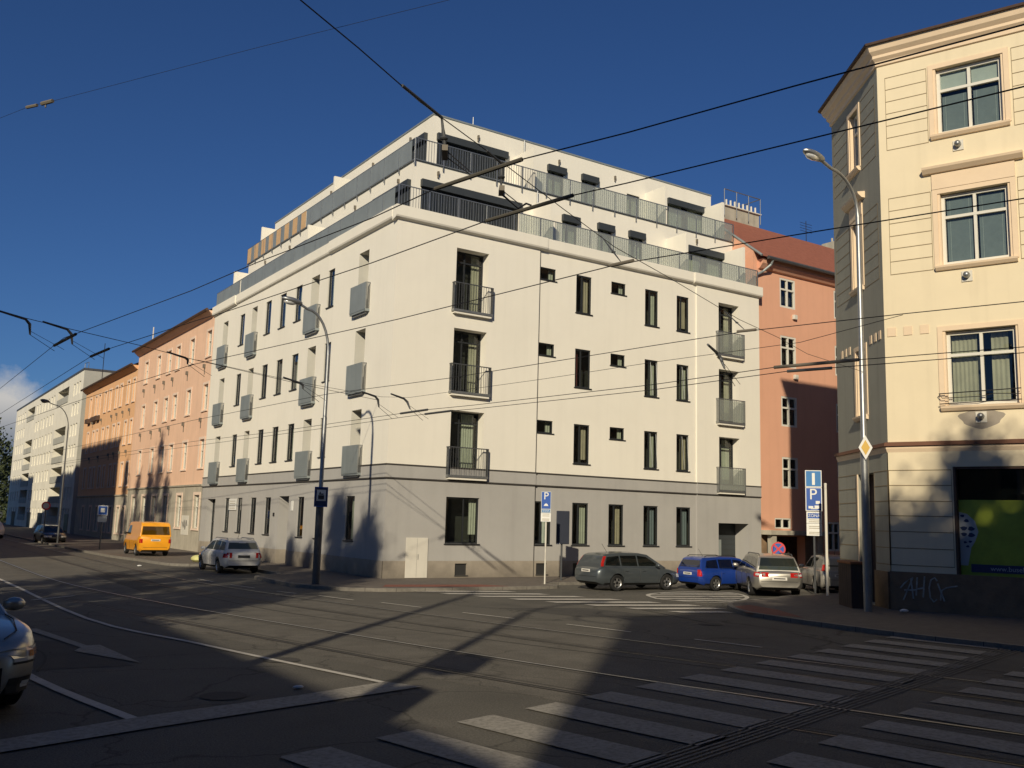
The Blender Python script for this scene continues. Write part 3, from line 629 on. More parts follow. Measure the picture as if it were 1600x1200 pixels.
# ------------------------------------------------------------------ street frontage to the left
def oldhouse(name, label, y0, y1, mat, zev, cols, rws, gcols, grow, band, trimm, eavecol, wid, extra=0.0):
    FH = Frame((0, 0, 0), 90, 180)
    t = thing(name, label, 'building', (0, (y0+y1)/2, 0))
    hs = [(c, c+wid, a, b, 0.16) for c in cols for a, b in rws] + [(c, c+w2, grow[0], grow[1], 0.16) for c, w2 in gcols]
    wall('wall', mat, t, FH, y0, y1, band, zev, hs)
    wall('ground_floor_wall', M['oldgrey'], t, FH, y0, y1, -0.1, band, hs, d=0.01)
    MB().extr(FH, [(0.0, band-0.06), (0.08, band-0.02), (0.1, band+0.06), (0.0, band+0.08)], y0, y1).build('string_course', M['oldgrey'], t)
    MB().extr(FH, [(0.0, zev-0.3), (0.1, zev-0.26), (0.28, zev-0.1), (0.36, zev-0.02), (0, zev-0.02)], y0, y1).build('cornice', mat, t)
    rf = MB(); rf.poly([(-0.42, y0, zev-0.02), (-0.42, y1, zev-0.02), (3.5, y1, zev+1.9), (3.5, y0, zev+1.9)]); rf.poly([(-0.42, y0, zev-0.02), (-0.42, y1, zev-0.02), (-0.42, y1, zev+0.1), (-0.42, y0, zev+0.1)])
    rf = rf.build('roof', M['tile'], t, recalc=False)
    MB().tube([(-0.45, y0, zev+0.02), (-0.45, y1, zev+0.02)], 0.08, 6).build('gutter', M['brownroof'], rf)
    mb = MB()
    mb.poly([(0.8, y0, 0), (0.8, y1, 0), (0.8, y1, zev), (0.8, y0, zev)]); mb.build('interior', M['room'], t, recalc=False)
    mb = MB(); mb.poly([(0, y0, -0.1), (12, y0, -0.1), (12, y0, zev), (3.5, y0, zev+1.9), (0, y0, zev)]); mb.poly([(0, y1, -0.1), (12, y1, -0.1), (12, y1, zev), (3.5, y1, zev+1.9), (0, y1, zev)])
    mb.build('gable_wall', mat, t, recalc=False)
    for (a, b) in rws:
        for c in cols:
            w = window(t, FH, c, c+wid, a, b, 0.16, M['wframe'], muls=(0.5,), trans=(0.62,), fw=0.07, fd=0.07)
            s = MB(); q = 0.13
            s.box(FH, c-q, c-0.002, 0.003, 0.035, a-0.02, b+q); s.box(FH, c+wid+0.002, c+wid+q, 0.003, 0.035, a-0.02, b+q); s.box(FH, c, c+wid, 0.003, 0.035, b, b+q); s.box(FH, c-q, c+wid+q, 0.003, 0.07, a-0.09, a-0.022)
            s.build('surround', trimm, w)
    for c, w2 in gcols:
        w = window(t, FH, c, c+w2, grow[0], grow[1], 0.16, M['wframe'], muls=(0.5,), trans=(0.65,), fw=0.07, fd=0.07)
        s = MB(); q = 0.15
        s.box(FH, c-q, c-0.002, 0.013, 0.05, grow[0]-0.02, grow[1]+q); s.box(FH, c+w2+0.002, c+w2+q, 0.013, 0.05, grow[0]-0.02, grow[1]+q); s.box(FH, c, c+w2, 0.013, 0.05, grow[1], grow[1]+q); s.box(FH, c-q, c+w2+q, 0.013, 0.08, grow[0]-0.12, grow[0]-0.022)
        s.build('surround', trimm, w)
    return t
pk = oldhouse('tenement_house', 'faded pink four-storey house with pale window surrounds next to the white block', 21.5, 38.9, M['pink'], 12.85,
    [21.75, 25.05, 28.0, 30.05, 32.6, 35.85], [(10.45, 11.85), (7.5, 8.9), (4.4, 5.92)], [(21.85, 1.0), (25.3, 1.0), (28.3, 1.0), (31.0, 1.0), (33.6, 1.0), (36.4, 1.0)], (1.2, 2.95), 3.45, M['pinktrim'], None, 0.86)
og = oldhouse('tenement_house', 'ochre orange four-storey house with narrow white windows beyond the pink house', 38.9, 57.6, M['orange'], 12.0,
    [39.25, 41.0, 43.3, 44.9, 47.1, 48.85, 51.1, 52.5, 54.8], [(9.55, 11.1), (6.65, 8.25), (3.75, 5.3)], [(39.3, 0.9), (41.0, 0.9), (43.4, 0.9), (45.2, 0.9), (48.0, 1.3), (51.0, 0.8), (54.0, 0.8)], (0.5, 2.25), 3.05, M['pinktrim'], None, 0.7)
def vents(mb, par):
    for k_ in range(0, len(mb.v), 16):
        q = MB(); q.v = mb.v[k_:k_+16]; q.f = [tuple(i-k_ for i in f) for f in mb.f if k_ <= f[0] < k_+16]; q.m = [0]*len(q.f); q.build('exhaust_vent', M['insul'], par)
mb = MB()
for u in (22.6, 26.0, 29.2, 31.2, 33.5, 36.4):
    for z in (9.95, 7.0): mb.box(FA, u, u+0.16, 0.003, 0.12, z-0.1, z+0.1); mb.box(FA, u+0.05, u+0.11, 0.003, 0.03, z-0.45, z-0.1)
vents(mb, pk)
mb = MB()
for u in (40.3, 42.4, 44.4, 46.2, 50.0, 53.6):
    for z in (9.0, 6.1): mb.box(FA, u, u+0.16, 0.003, 0.12, z-0.1, z+0.1); mb.box(FA, u+0.05, u+0.11, 0.003, 0.03, z-0.4, z-0.1)
vents(mb, og)
mb = MB()
for u in (51.0, 52.4, 54.7): mb.box(FA, u-0.1, u+0.9, 0.04, 0.3, 9.05, 9.4)
mb.build('flower_box', M['brownroof'], og)
# graffiti door and small marks on the pink house
gd = MB().box(FA, 23.6, 25.0, 0.012, 0.03, 0.8, 1.85).build('meter_cabinet', M['whitebox'], pk)
MB().tube([FA(23.8, 0.04, 1.3), FA(24.0, 0.04, 1.6), FA(24.15, 0.04, 1.1), FA(24.4, 0.04, 1.6), FA(24.5, 0.04, 1.2), FA(24.8, 0.04, 1.5)], 0.02, 5).build('scrawl', M['signtext'], gd)
MB().tube([(1, 57.0, 13), (1, 57.0, 16.2)], 0.03, 5).build('aerial', M['black'], og)
MB().tube([(0.6, 38.0, 13.2), (0.6, 38.0, 14.6)], 0.04, 5).build('flue', M['whitebox'], pk)

# pale panel block at the end of the row
wb = thing('panel_block', 'pale seven-storey panel block with dark loggias at the far end of the row', 'building', (0, 82, 0))
PH = 1.87; tops = [13.4-PH*k for k in range(7)]
logg = [(66.8, 73.2), (88.6, 94.6)]
wc = [60.9, 62.2, 63.6, 74.8, 76.4, 78.4, 80.6, 82.4, 84.6, 86.4, 96.2, 98.2, 100.4, 102.2]
hs = []
for k, t_ in enumerate(tops):
    for a, b in logg:
        if k != 1: hs.append((a, b, t_-1.45, t_, 1.3))
    for c in wc: hs.append((c, c+0.8, t_-1.2, t_-0.1, 0.15))
wall('wall', M['concrete'], wb, FA, 59.6, 105, -0.1, 14.1, hs)
mb = MB()
mb.poly([(0, 59.6, -0.1), (11, 59.6, -0.1), (11, 59.6, 14.1), (0, 59.6, 14.1)]); mb.poly([(0, 105, -0.1), (11, 105, -0.1), (11, 105, 14.1), (0, 105, 14.1)])
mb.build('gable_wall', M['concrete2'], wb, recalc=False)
MB().box(WORLD, -0.05, 11, 59.55, 105.05, 14.1, 14.28).build('roof', M['darksteel'], wb)
mb = MB().poly([(1.32, 59.7, 0), (1.32, 105, 0), (1.32, 105, 14), (1.32, 59.7, 14)]); mb.build('interior', M['room'], wb, recalc=False)
first = None
for k, t_ in enumerate(tops):
    for c in wc:
        if first is None:
            first = window(wb, FA, c, c+0.8, t_-1.2, t_-0.1, 0.15, M['wframe'], muls=(0.5,), fw=0.06, fd=0.06); f0 = (c, t_)
        else:
            o = first.copy(); COL.objects.link(o); o.location = first.location + Vector((0, c-f0[0], t_-f0[1]))
            for chd in list(first.children):
                q = chd.copy(); COL.objects.link(q); q.parent = o
    for a, b in logg:
        if k != 1: MB().box(FA, a+0.05, b-0.05, -0.05, 0.05, t_-1.47, t_-0.85).build('loggia_parapet', M['concrete2'], wb)
mb = MB()
for (a, b) in ((61, 63), (76, 79), (84, 86.5), (97, 100)): mb.box(FA, a, b, 0.003, 0.03, 0.0, 1.6)
mb.build('entrance_door', M['anthra'], wb)
MB().tube([(0.4, 60.2, 14.2), (0.4, 60.2, 14.9), (0.4, 62, 15.0), (0.4, 62, 14.2)], 0.03, 5).build('roof_rail', M['steel'], wb)

# ------------------------------------------------------------------ yellow corner house on the right
KX, KY = 8.06, -13.76
FL = Frame((KX, KY, 0), -70, 200)     # lit face, u to the right
FG = Frame((KX, KY, 0), 55, 145)      # chamfer face, u away from camera
yh = thing('corner_house', 'yellow plastered corner house with apricot window surrounds and dark plinth', 'building', (12, -14, 0))
wl = [(1.48, 3.22, 12.72, 14.62), (1.48, 3.24, 9.05, 11.05), (1.48, 3.26, 5.28, 7.28)]
wl2 = [(5.4, 7.1, a, b) for _, _, a, b in wl]
hs = [(a, b, c, e, 0.22) for a, b, c, e in wl+wl2] + [(1.6, 5.4, 0.9, 3.7, 0.3)]
SEG = 12.0
wall('wall', M['yellow'], yh, FL, 0, SEG, 4.12, 15.3, hs)
wall('ground_floor_wall', M['yellow'], yh, FL, 0, SEG, 0.97, 4.12, hs, d=0.03)
hg = [(1.6, 2.4, 12.75, 14.6, 0.2), (1.55, 2.35, 9.1, 11.1, 0.2), (1.5, 2.3, 5.3, 7.25, 0.2), (1.05, 2.3, 0.0, 3.62, 0.35)]
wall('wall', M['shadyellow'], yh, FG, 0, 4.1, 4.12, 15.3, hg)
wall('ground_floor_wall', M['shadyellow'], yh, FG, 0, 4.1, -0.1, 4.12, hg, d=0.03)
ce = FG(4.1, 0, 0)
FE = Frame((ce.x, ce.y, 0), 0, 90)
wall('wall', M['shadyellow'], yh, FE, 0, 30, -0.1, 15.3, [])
wall('plinth', M['darkplinth'], yh, FL, -0.02, SEG, -0.1, 0.97, [], d=0.10)
mb = MB(); mb.poly([FL(-0.02, 0.10, 0.97), FL(SEG, 0.10, 0.97), FL(SEG, 0, 0.97), FL(-0.02, 0, 0.97)]); mb.poly([FL(-0.02, 0.1, -0.1), FL(-0.02, 0.1, 0.97), FL(-0.02, -0.1, 0.97), FL(-0.02, -0.1, -0.1)])
mb.build('plinth_cap', M['darkplinth'], yh, recalc=False)
mb = MB(); mb.box(FG, 0.04, 1.03, 0.035, 0.09, -0.1, 0.95); mb.box(FG, 2.32, 4.1, 0.035, 0.09, -0.1, 0.95); mb.build('plinth', M['darkplinth'], yh)
# interiors
i1 = FL(0.5, -0.9, 0); i2 = FL(SEG, -0.9, 0)
mb = MB(); mb.poly([FL(0.9, -0.9, 0), FL(SEG, -0.9, 0), FL(SEG, -0.9, 15), FL(0.9, -0.9, 15)]); mb.poly([FG(0.3, -0.7, 0), FG(3.8, -0.7, 0), FG(3.8, -0.7, 15), FG(0.3, -0.7, 15)])
mb.build('interior', M['room'], yh, recalc=False)
# cornice + eave (profile swept around the corner)
def sweep(prof, mat, name, par, ext=0.0):
    # mitred path: FE far -> chamfer -> lit face
    pts = [Vector((FE(30, 0, 0).x, ce.y, 0)), ce, Vector((KX, KY, 0)), FL(SEG, 0, 0)]
    nr = [FE.N, (FE.N+FG.N), (FG.N+FL.N), FL.N]; nr[1] = nr[1]/(nr[1].dot(FE.N)); nr[2] = nr[2]/(nr[2].dot(FG.N))
    mb = MB(); n = len(prof); i = 0
    for p, nn in zip(pts, nr):
        for d, z in prof: mb.v.append(tuple(p+nn*d+Vector((0, 0, z))))
    for k in range(3):
        for j in range(n):
            mb.f.append((k*n+j, (k+1)*n+j, (k+1)*n+(j+1) % n, k*n+(j+1) % n)); mb.m.append(0)
    mb.f.append(tuple(range(n))); mb.m.append(0); mb.f.append(tuple(range(3*n, 4*n))); mb.m.append(0)
    return mb.build(name, mat, par)
sweep([(0.0, 15.08), (0.05, 15.10), (0.06, 15.22), (0.14, 15.30), (0.14, 15.38), (0.24, 15.48), (0.29, 15.64), (0.0, 15.64)], M['trim'], 'cornice', yh)
rfy = sweep([(0.36, 15.642), (0.38, 15.70), (-3.0, 17.0), (-3.0, 15.642)], M['brownroof'], 'roof', yh)
sweep([(0.0, 4.10), (0.03, 4.10), (0.07, 4.2), (0.07, 4.262), (0.0, 4.262)], M['trim'], 'string_course', yh)
sweep([(0.0, 4.264), (0.13, 4.264), (0.11, 4.36), (0.0, 4.38)], M['brownband'], 'string_course', yh)
# window trim, sills, hoods
def ywin(F, a, b, c, e, dep, hood=False, bal=False, lace=False, blind=False, side=False):
    w = window(yh, F, a+0.06, b-0.06, c+0.03, e-0.02, dep, M['wframe'], muls=(0.5,), trans=(0.68,), fw=0.085, fd=0.08, curtain=[(0.05, 0.42, 0.02), (0.62, 0.86, 0.02)] if lace else None, cm=M['oldgrey'])
    q = 0.13; s = MB()
    s.box(F, a-q, a, 0.003, 0.03, c-0.02, e+q); s.box(F, b, b+q, 0.003, 0.03, c-0.02, e+q); s.box(F, a, b, 0.003, 0.03, e, e+q)
    s.box(F, a-0.001, a+0.06, -dep, 0.0, c, e); s.box(F, b-0.06, b+0.001, -dep, 0.0, c, e)
    if hood:
        s.box(F, a-q, b+q, 0.003, 0.045, e+q+0.002, e+q+0.42)
    s.build('surround', M['trim'], w)
    MB().extr(F, [(0.0, c-0.14), (0.06, c-0.13), (0.12, c-0.06), (0.13, c-0.01), (-dep+0.08, c+0.03), (-dep+0.08, c-0.14)], a-0.1, b+0.1).build('sill', M['trim'], w)
    if hood: MB().extr(F, [(0.0, e+0.56), (0.1, e+0.58), (0.2, e+0.68), (0.22, e+0.74), (0.0, e+0.76)], a-0.34, b+0.34).build('hood', M['trim'], w)
    if blind:
        p = MB()
        for uu in ((a+0.13, (a+b)/2-0.05), ((a+b)/2+0.05, b-0.13)): p.box(F, uu[0], uu[1], -dep-0.03, -dep-0.02, e-0.62, e-0.08)
        p.build('blind', M['bulb'], w)
    if not lace and not side:  # slate sheets with pale lines stand in for reflections on the glass
        p = MB()
        for uu in ((a+0.17, (a+b)/2-0.08), ((a+b)/2+0.08, b-0.17)):
            p.box(F, uu[0], uu[1], -dep-0.035, -dep-0.03, c+0.12, e-(0.75 if blind else 0.12))
        p.build('reflection_sheet', M['slate_sheet'], w)
        p = MB()
        for uu in ((a+0.17, (a+b)/2-0.08), ((a+b)/2+0.08, b-0.17)):
            for q_ in (0.13, 0.87): u_ = uu[0]+(uu[1]-uu[0])*q_; p.box(F, u_-0.003, u_+0.003, -dep-0.029, -dep-0.026, c+0.12, e-(0.75 if blind else 0.12))
        p.build('pale_line', M['bulb'], w)
    if bal:
        p = MB(); p.tube([F(a-0.12, 0.12, c+0.32), F(b+0.02, 0.14, c+0.36)], 0.014, 6); p.tube([F(a-0.12, 0.12, c+0.05), F(b+0.02, 0.14, c+0.08)], 0.014, 6)
        p.tube([F(a-0.12, 0.0, c+0.32), F(a-0.12, 0.14, c+0.32), F(a-0.05, 0.14, c+0.2), F(b-0.9, 0.14, c+0.2), F(b-0.6, 0.14, c+0.26), F(b, 0.14, c+0.22)], 0.01, 5)
        p.build('flower_guard', M['wire'], w)
    return w
for i, (a, b, c, e) in enumerate(wl+wl2): ywin(FL, a, b, c, e, 0.22, hood=(i % 3 == 1), bal=(i % 3 == 2), lace=(i % 3 == 2), blind=(i % 3 == 0))
for i, (a, b, c, e, d) in enumerate(hg[:3]): ywin(FG, a, b, c, e, 0.2, hood=(i == 1))
gdoor = MB().box(FG, 1.05, 2.3, -0.35, -0.3, 0.0, 3.62).build('entrance_door', M['brownbox'], yh)
MB().box(FG, 1.45, 1.75, -0.30, -0.28, 1.7, 1.85).build('letter_slot', M['black'], gdoor)
MB().box(FG, 2.3, 2.38, 0.032, 0.06, 0.97, 3.62).build('door_jamb', M['trim'], gdoor)
# incised grooves of the plaster panels
def panel(F, s0, s1, zs, vert=True, dd=0.0):
    mb = MB()
    for z in zs: mb.box(F, s0, s1, dd+0.001, dd+0.006, z-0.010, z+0.010)
    mb.box(F, s0-0.012, s0, dd+0.001, dd+0.0055, min(zs)-0.01, max(zs)+0.01); mb.box(F, s1, s1+0.012, dd+0.001, dd+0.0055, min(zs)-0.01, max(zs)+0.01)
    mb.build('incised_panel', M['joint'], yh)
for (z0, z1) in ((12.56, 14.70), (8.98, 11.15)):
    zs = [z0+(z1-z0)*k/6 for k in range(7)]
    panel(FL, 0.22, 1.30, zs); panel(FL, 3.42, 5.25, zs); panel(FG, 0.25, 1.38, zs); panel(FG, 2.6, 3.9, zs)
zs = (1.14, 1.58, 2.01, 2.42, 2.81, 3.22, 3.62)
panel(FL, 0.013, 1.55, zs, dd=0.03); panel(FG, 0.013, 1.0, zs, dd=0.03); panel(FG, 2.4, 4.08, zs, dd=0.03)
mb = MB()
for k in range(3): mb.box(FL, 0.08+k*0.42, 0.30+k*0.42, 0.003, 0.02, 7.26, 7.5); mb.box(FG, 0.25+k*0.35, 0.42+k*0.35, 0.003, 0.02, 7.26, 7.5); mb.box(FG, 2.75+k*0.35, 2.92+k*0.35, 0.003, 0.02, 7.26, 7.5)
mb.build('relief_tile', M['trim'], yh)
for (u, z) in ((2.05, 12.33), (2.13, 8.71), (2.32, 4.98)):
    v = MB().box(FL, u-0.13, u+0.13, 0.003, 0.03, z-0.16, z+0.12).build('boiler_flue', M['whitebox'], yh)
    MB().tube([FL(u, 0.03, z), FL(u, 0.12, z)], 0.085, 12).ellipsoid(FL(u, 0.12, z), 0.085, 0.085, 0.085).build('cowl', M['steel'], v, smooth=True)
import itertools
pts = [(2.32+0.52*math.cos(t)*(1+0.12*math.sin(5*t)), 4.95+0.26*math.sin(t)*(1+0.15*math.cos(4*t))) for t in [2*math.pi*k/28 for k in range(28)]]
MB().poly([FL(u, 0.002, z) for u, z in pts]).build('bare_patch', M['stone'], yh, recalc=False)
# shop window with film
sf = MB(); F = FL
sf.box(F, 1.6, 1.66, -0.26, 0.05, 0.9, 3.7); sf.box(F, 1.66, 5.4, -0.26, -0.0, 3.64, 3.7); sf.box(F, 1.66, 5.4, -0.26, 0.05, 0.86, 0.95)
sf.box(F, 5.34, 5.4, -0.26, 0.04, 0.95, 3.64)
shop = sf.build('shop_window', M['brownroof'], yh)
MB().poly([F(1.66, -0.2, 2.87), F(5.34, -0.2, 2.87), F(5.34, -0.2, 3.64), F(1.66, -0.2, 3.64)]).build('pane', M['carglass'], shop, recalc=False)
MB().box(F, 1.66, 5.34, -0.24, -0.2, 0.95, 2.86).build('green_film', M['green'], shop)
bp = [(1.66, 2.55), (1.85, 2.5), (2.03, 2.32), (2.1, 2.05), (2.02, 1.82), (1.92, 1.65), (1.87, 1.4), (1.83, 1.2), (1.66, 1.2)]
MB().poly([F(u, -0.196, z) for u, z in bp]).build('bulb_print', M['bulb'], shop, recalc=False)
mb = MB()
for (u, z, r) in ((1.74, 2.45, .05), (1.83, 2.33, .06), (1.76, 2.13, .08), (1.93, 2.13, .08), (1.76, 1.98, .07), (1.93, 1.97, .08), (1.78, 1.78, .04), (1.9, 1.8, .04), (1.84, 1.68, .04)):
    mb.poly([F(u+r*(1+.3*math.sin(3*k+u*50))*math.cos(k), -0.193, z+0.7*r*math.sin(k)) for k in [2*math.pi*j/9 for j in range(9)]])
mb.build('splotch', M['navy'], shop, recalc=False)
MB().box(F, 1.9, 5.34, -0.199, -0.19, 1.04, 1.24).build('banner', M['navy'], shop)
text_mesh('lettering', 'www.busek.name', 0.17, M['bulb'], shop, F, 2.95, -0.188, 1.14)
# graffiti on the plinth
def stroke(pts, r=0.021): return MB().tube([FL(u, 0.104, z) for u, z in pts], r, 5)
gr = MB()
for st_ in ([(0.24, 0.55), (0.34, 0.68), (0.5, 0.82), (0.55, 0.3)], [(0.3, 0.25), (0.55, 0.84)], [(0.33, 0.5), (0.62, 0.52)], [(0.66, 0.85), (0.62, 0.38)], [(0.64, 0.55), (0.8, 0.58)], [(0.84, 0.88), (0.79, 0.35)],
            [(1.14, 0.78), (1.08, 0.86), (0.99, 0.8), (0.94, 0.6), (0.96, 0.35), (1.04, 0.25), (1.12, 0.32)], [(1.15, 0.72), (1.3, 0.28)], [(1.2, 0.3), (1.24, 0.55), (1.36, 0.62), (1.62, 0.68)]):
    n_ = stroke(st_); off = len(gr.v); gr.v += n_.v; gr.f += [tuple(i+off for i in f) for f in n_.f]; gr.m += n_.m
gr.build('graffiti', M['graf'], yh)
# ------------------------------------------------------------------ ground, road, pavements
RZ = -0.10
g = struct(MB().poly([(-700, -400, RZ-0.02), (700, -400, RZ-0.02), (700, 1100, RZ-0.02), (-700, 1100, RZ-0.02)]).build('ground', M['asphalt'], recalc=False))
def gridsheet(name, x0, x1, y0, y1, z, mat): return struct(MB().poly([(x0, y0, z), (x1, y0, z), (x1, y1, z), (x0, y1, z)]).build(name, mat, recalc=False))
gridsheet('road', -60, 60, -60, 200, RZ, M['asphalt'])
def smooth_line(pts, n=6):
    P = [Vector((*p, 0)) for p in pts]; out = []
    for i in range(len(P)-1):
        p0 = P[max(i-1, 0)]; p1 = P[i]; p2 = P[i+1]; p3 = P[min(i+2, len(P)-1)]
        for k in range(n):
            t = k/n; out.append(0.5*((2*p1)+(p2-p0)*t+(2*p0-5*p1+4*p2-p3)*t*t+(3*p1-p0-3*p2+p3)*t**3))
    out.append(P[-1]); return out
def offset(line, d):
    out = []
    for i, p in enumerate(line):
        t = (line[min(i+1, len(line)-1)]-line[max(i-1, 0)]); t.z = 0; t.normalize()
        out.append(p+Vector((t.y, -t.x, 0))*d)
    return out
CX, CY = -14.55866, -29.33646
def drop(p):
    return Vector((CX+(p[0]-CX)*1.047, CY+(p[1]-CY)*1.047, 0))
def ribbon(mb, line, o0, o1, z):
    if z < -0.05: line = [drop(p) for p in line]
    a = offset(line, o0); b = offset(line, o1)
    for i in range(len(line)-1): mb.poly([(a[i].x, a[i].y, z), (b[i].x, b[i].y, z), (b[i+1].x, b[i+1].y, z), (a[i+1].x, a[i+1].y, z)])
    return mb
def pavement(name, edge, close, mat=M['paving'], zt=0.0):
    line = smooth_line(edge, 5); poly = [(p.x, p.y) for p in line]+close
    o = struct(MB().prism(poly, RZ-0.01, zt-0.012).build(name, mat))
    kb = MB(); a = offset(line, -0.005); b = offset(line, 0.13)
    # kerb stones follow the edge, standing a little proud of the paving
    for s_ in (1,):
        for i in range(len(line)-1):
            A0, B0, A1, B1 = a[i], b[i], a[i+1], b[i+1]
            q = [(A0.x, A0.y), (B0.x, B0.y), (B1.x, B1.y), (A1.x, A1.y)]
            z0, z1 = RZ-0.01, zt
            kb.poly([(x, y, z1) for x, y in q]); kb.poly([(q[0][0], q[0][1], z0), (q[3][0], q[3][1], z0), (q[3][0], q[3][1], z1), (q[0][0], q[0][1], z1)])
            kb.poly([(q[1][0], q[1][1], z0), (q[2][0], q[2][1], z0), (q[2][0], q[2][1], z1), (q[1][0], q[1][1], z1)])
    struct(kb.build('kerb', M['kerb'], recalc=False))
    jn = MB(); acc = 0.0
    for i in range(len(line)-1):
        seg = (line[i+1]-line[i]); L_ = seg.length
        if L_ < 1e-6: continue
        if line[i].y > 45 or line[i].x > 30: continue
        tdir = seg/L_; nrm = Vector((tdir.y, -tdir.x, 0)); s_ = -acc
        while s_+0.9 < L_:
            s_ += 0.9
            if s_ < 0: continue
            p = line[i]+tdir*s_; q = [p-nrm*0.008, p+nrm*0.13, p+nrm*0.13+tdir*0.014, p-nrm*0.008+tdir*0.014]
            jn.poly([(v.x, v.y, zt+0.002) for v in q]); jn.poly([(q[0].x, q[0].y, RZ), (q[3].x, q[3].y, RZ), (q[3].x, q[3].y, zt+0.002), (q[0].x, q[0].y, zt+0.002)])
        acc = L_-s_ if s_ > 0 else acc+L_
    if jn.v: struct(jn.build('kerb_joint', M['seam'], recalc=False))
    return o
pavement('pavement', [(45, -3.0), (10, -3.0), (4.9, -3.05), (4.4, -3.9), (3.9, -4.35), (1.5, -4.4), (-1.0, -4.35), (-2.4, -4.0), (-3.35, -3.0), (-3.8, -1.6), (-3.8, 0.6), (-3.7, 1.9), (-2.6, 2.9), (-2.35, 4.0), (-2.35, 8.2), (-2.9, 9.3), (-4.35, 10.0), (-4.8, 14), (-5.25, 18.5), (-5.4, 30), (-5.5, 60), (-5.6, 150)], [(5, 150), (5, 5), (45, 5)])
pavement('pavement', [(3.3, -60), (3.25, -24), (3.2, -20), (2.95, -18), (2.95, -16.2), (3.1, -14.2), (3.5, -12.6), (5.0, -10.9), (7.5, -10.1), (12, -9.3), (32, -9.2)], [(45, -9.2), (45, -60)])
pavement('pavement', [(-15.6, 200), (-15.6, 20), (-15.5, -10), (-15.4, -24), (-16.5, -27.5), (-22, -28.2), (-60, -28.2)], [(-60, 200)])
pavement('pavement', [(-60, -31.2), (-24, -31.2), (-10, -31.2), (-6, -32.2), (-4.5, -36), (-4.4, -60)], [(-60, -60)])
red = MB().poly([(-1.7, -3.5, -0.008), (1.2, -4.15, -0.008), (2.4, -4.15, -0.008), (1.9, -3.3, -0.008), (-1.2, -2.7, -0.008)])
red.poly([(3.15, -13.2, -0.008), (4.0, -11.9, -0.008), (5.0, -11.6, -0.008), (4.6, -12.9, -0.008), (3.6, -14.5, -0.008)])
struct(red.build('pavement', M['redpaving'], recalc=False))
# rails
zr = RZ+0.004
ccurve = [(-11.0, 150), (-10.5, 60), (-10.15, 20), (-10.05, 8), (-9.9, 0.9), (-9.45, -3.6), (-8.65, -8.3), (-7.75, -12.4), (-6.8, -16.4), (-5.95, -19.6), (-5.2, -22.1), (-4.55, -24.1), (-2.5, -30), (1.5, -42)]
cl = smooth_line(ccurve, 8)
bed = MB(); ribbon(bed, cl, -4.2, 2.1, RZ+0.002); bed_o = struct(bed.build('road', M['trackbed'], recalc=False))
off_abcd = (-3.62, -2.15, 0.0, 1.55)
rl = MB(); rl2 = MB(); gv = MB()
for o_ in off_abcd:
    ribbon(rl if o_ in (-3.62, 0.0) else rl2, cl, o_-(0.02 if o_ != 0 else 0.026), o_+(0.02 if o_ != 0 else 0.026), zr+0.004)
    sgn = 1 if o_ in (-3.62, 0.0) else -1
    ribbon(gv, cl, o_+0.032*sgn, o_+0.075*sgn, zr+0.0035)
    ribbon(gv, cl, o_-0.05*sgn, o_-0.032*sgn, zr+0.0035)
    ribbon(gv, cl, o_+0.20*sgn, o_+0.215*sgn, zr+0.0035)
struct(rl.build('tram_rail', M['rail'], recalc=False)); struct(rl2.build('tram_rail', M['rail2'], recalc=False)); struct(gv.build('rail_groove', M['groove'], recalc=False))
# markings
zm = RZ+0.013
def strip(mb, pts, w, z=zm): return ribbon(mb, smooth_line(pts, 4) if len(pts) > 2 else [Vector((*p, 0)) for p in pts], -w/2, w/2, z)
mk = MB()
zeb = Vector((0.2, -0.98, 0)).normalized(); across = Vector((1.02, 0.268, 0))
p0 = Vector((-11.5, -21.40, 0))
random.seed(11)
for k in range(14):
    a = p0+across*k; w = across.normalized()*0.54; l = zeb*2.22
    mk.poly([(q.x, q.y, zm) for q in (a, a+w, a+w+l, a+l)])
    b = Vector((-7.9, -23.47, 0))+across*(k-3)
    if k < 12: mk.poly([(q.x, q.y, zm) for q in (b, b+w, b+w+zeb*2.1, b+zeb*2.1)])
for m_ in (mk,): m_.v = [(drop(p).x, drop(p).y, p[2]) for p in m_.v]
struct(mk.build('crosswalk_marking', M['paint'], recalc=False))
tk = MB(); t0 = Vector((-12.4, -24.28, 0)); dr = Vector((11.36, 3.15, 0)).normalized(); nr_ = Vector((-dr.y, dr.x, 0))
for k in range(6):
    a = t0+nr_*(k*0.068); b = a+dr*15.6
    tk.poly([(a.x, a.y, zm), (b.x, b.y, zm), ((b+nr_*0.03).x, (b+nr_*0.03).y, zm), ((a+nr_*0.03).x, (a+nr_*0.03).y, zm)])
tk.v = [(drop(p).x, drop(p).y, p[2]) for p in tk.v]
struct(tk.build('tactile_strip_marking', M['paint3'], recalc=False))
z2 = MB(); d2 = Vector((0.957, -0.29, 0))
for k in range(9):
    a = Vector((-2.2+0.44*k, -4.15-1.03*k, 0)); ln = 2.9 if k < 7 else (2.4 if k == 7 else 1.4); w = Vector((0.1, -0.40, 0))
    z2.poly([(q.x, q.y, zm) for q in (a, a+d2*ln, a+d2*ln+w, a+w)])
z2.v = [(drop(p).x, drop(p).y, p[2]) for p in z2.v]
struct(z2.build('crosswalk_marking', M['paint2'], recalc=False))
ov = MB(); oc = [(3.7, -9.5), (4.4, -8.3), (5.5, -7.75), (7.0, -7.7), (7.75, -8.35), (7.0, -9.7), (5.4, -10.75), (4.1, -10.7), (3.7, -9.5)]
strip(ov, oc, 0.13)
def inside(x, y):
    c = False; n = len(oc)-1
    for i in range(n):
        (x1, y1), (x2, y2) = oc[i], oc[i+1]
        if (y1 > y) != (y2 > y) and x < (x2-x1)*(y-y1)/(y2-y1)+x1: c = not c
    return c
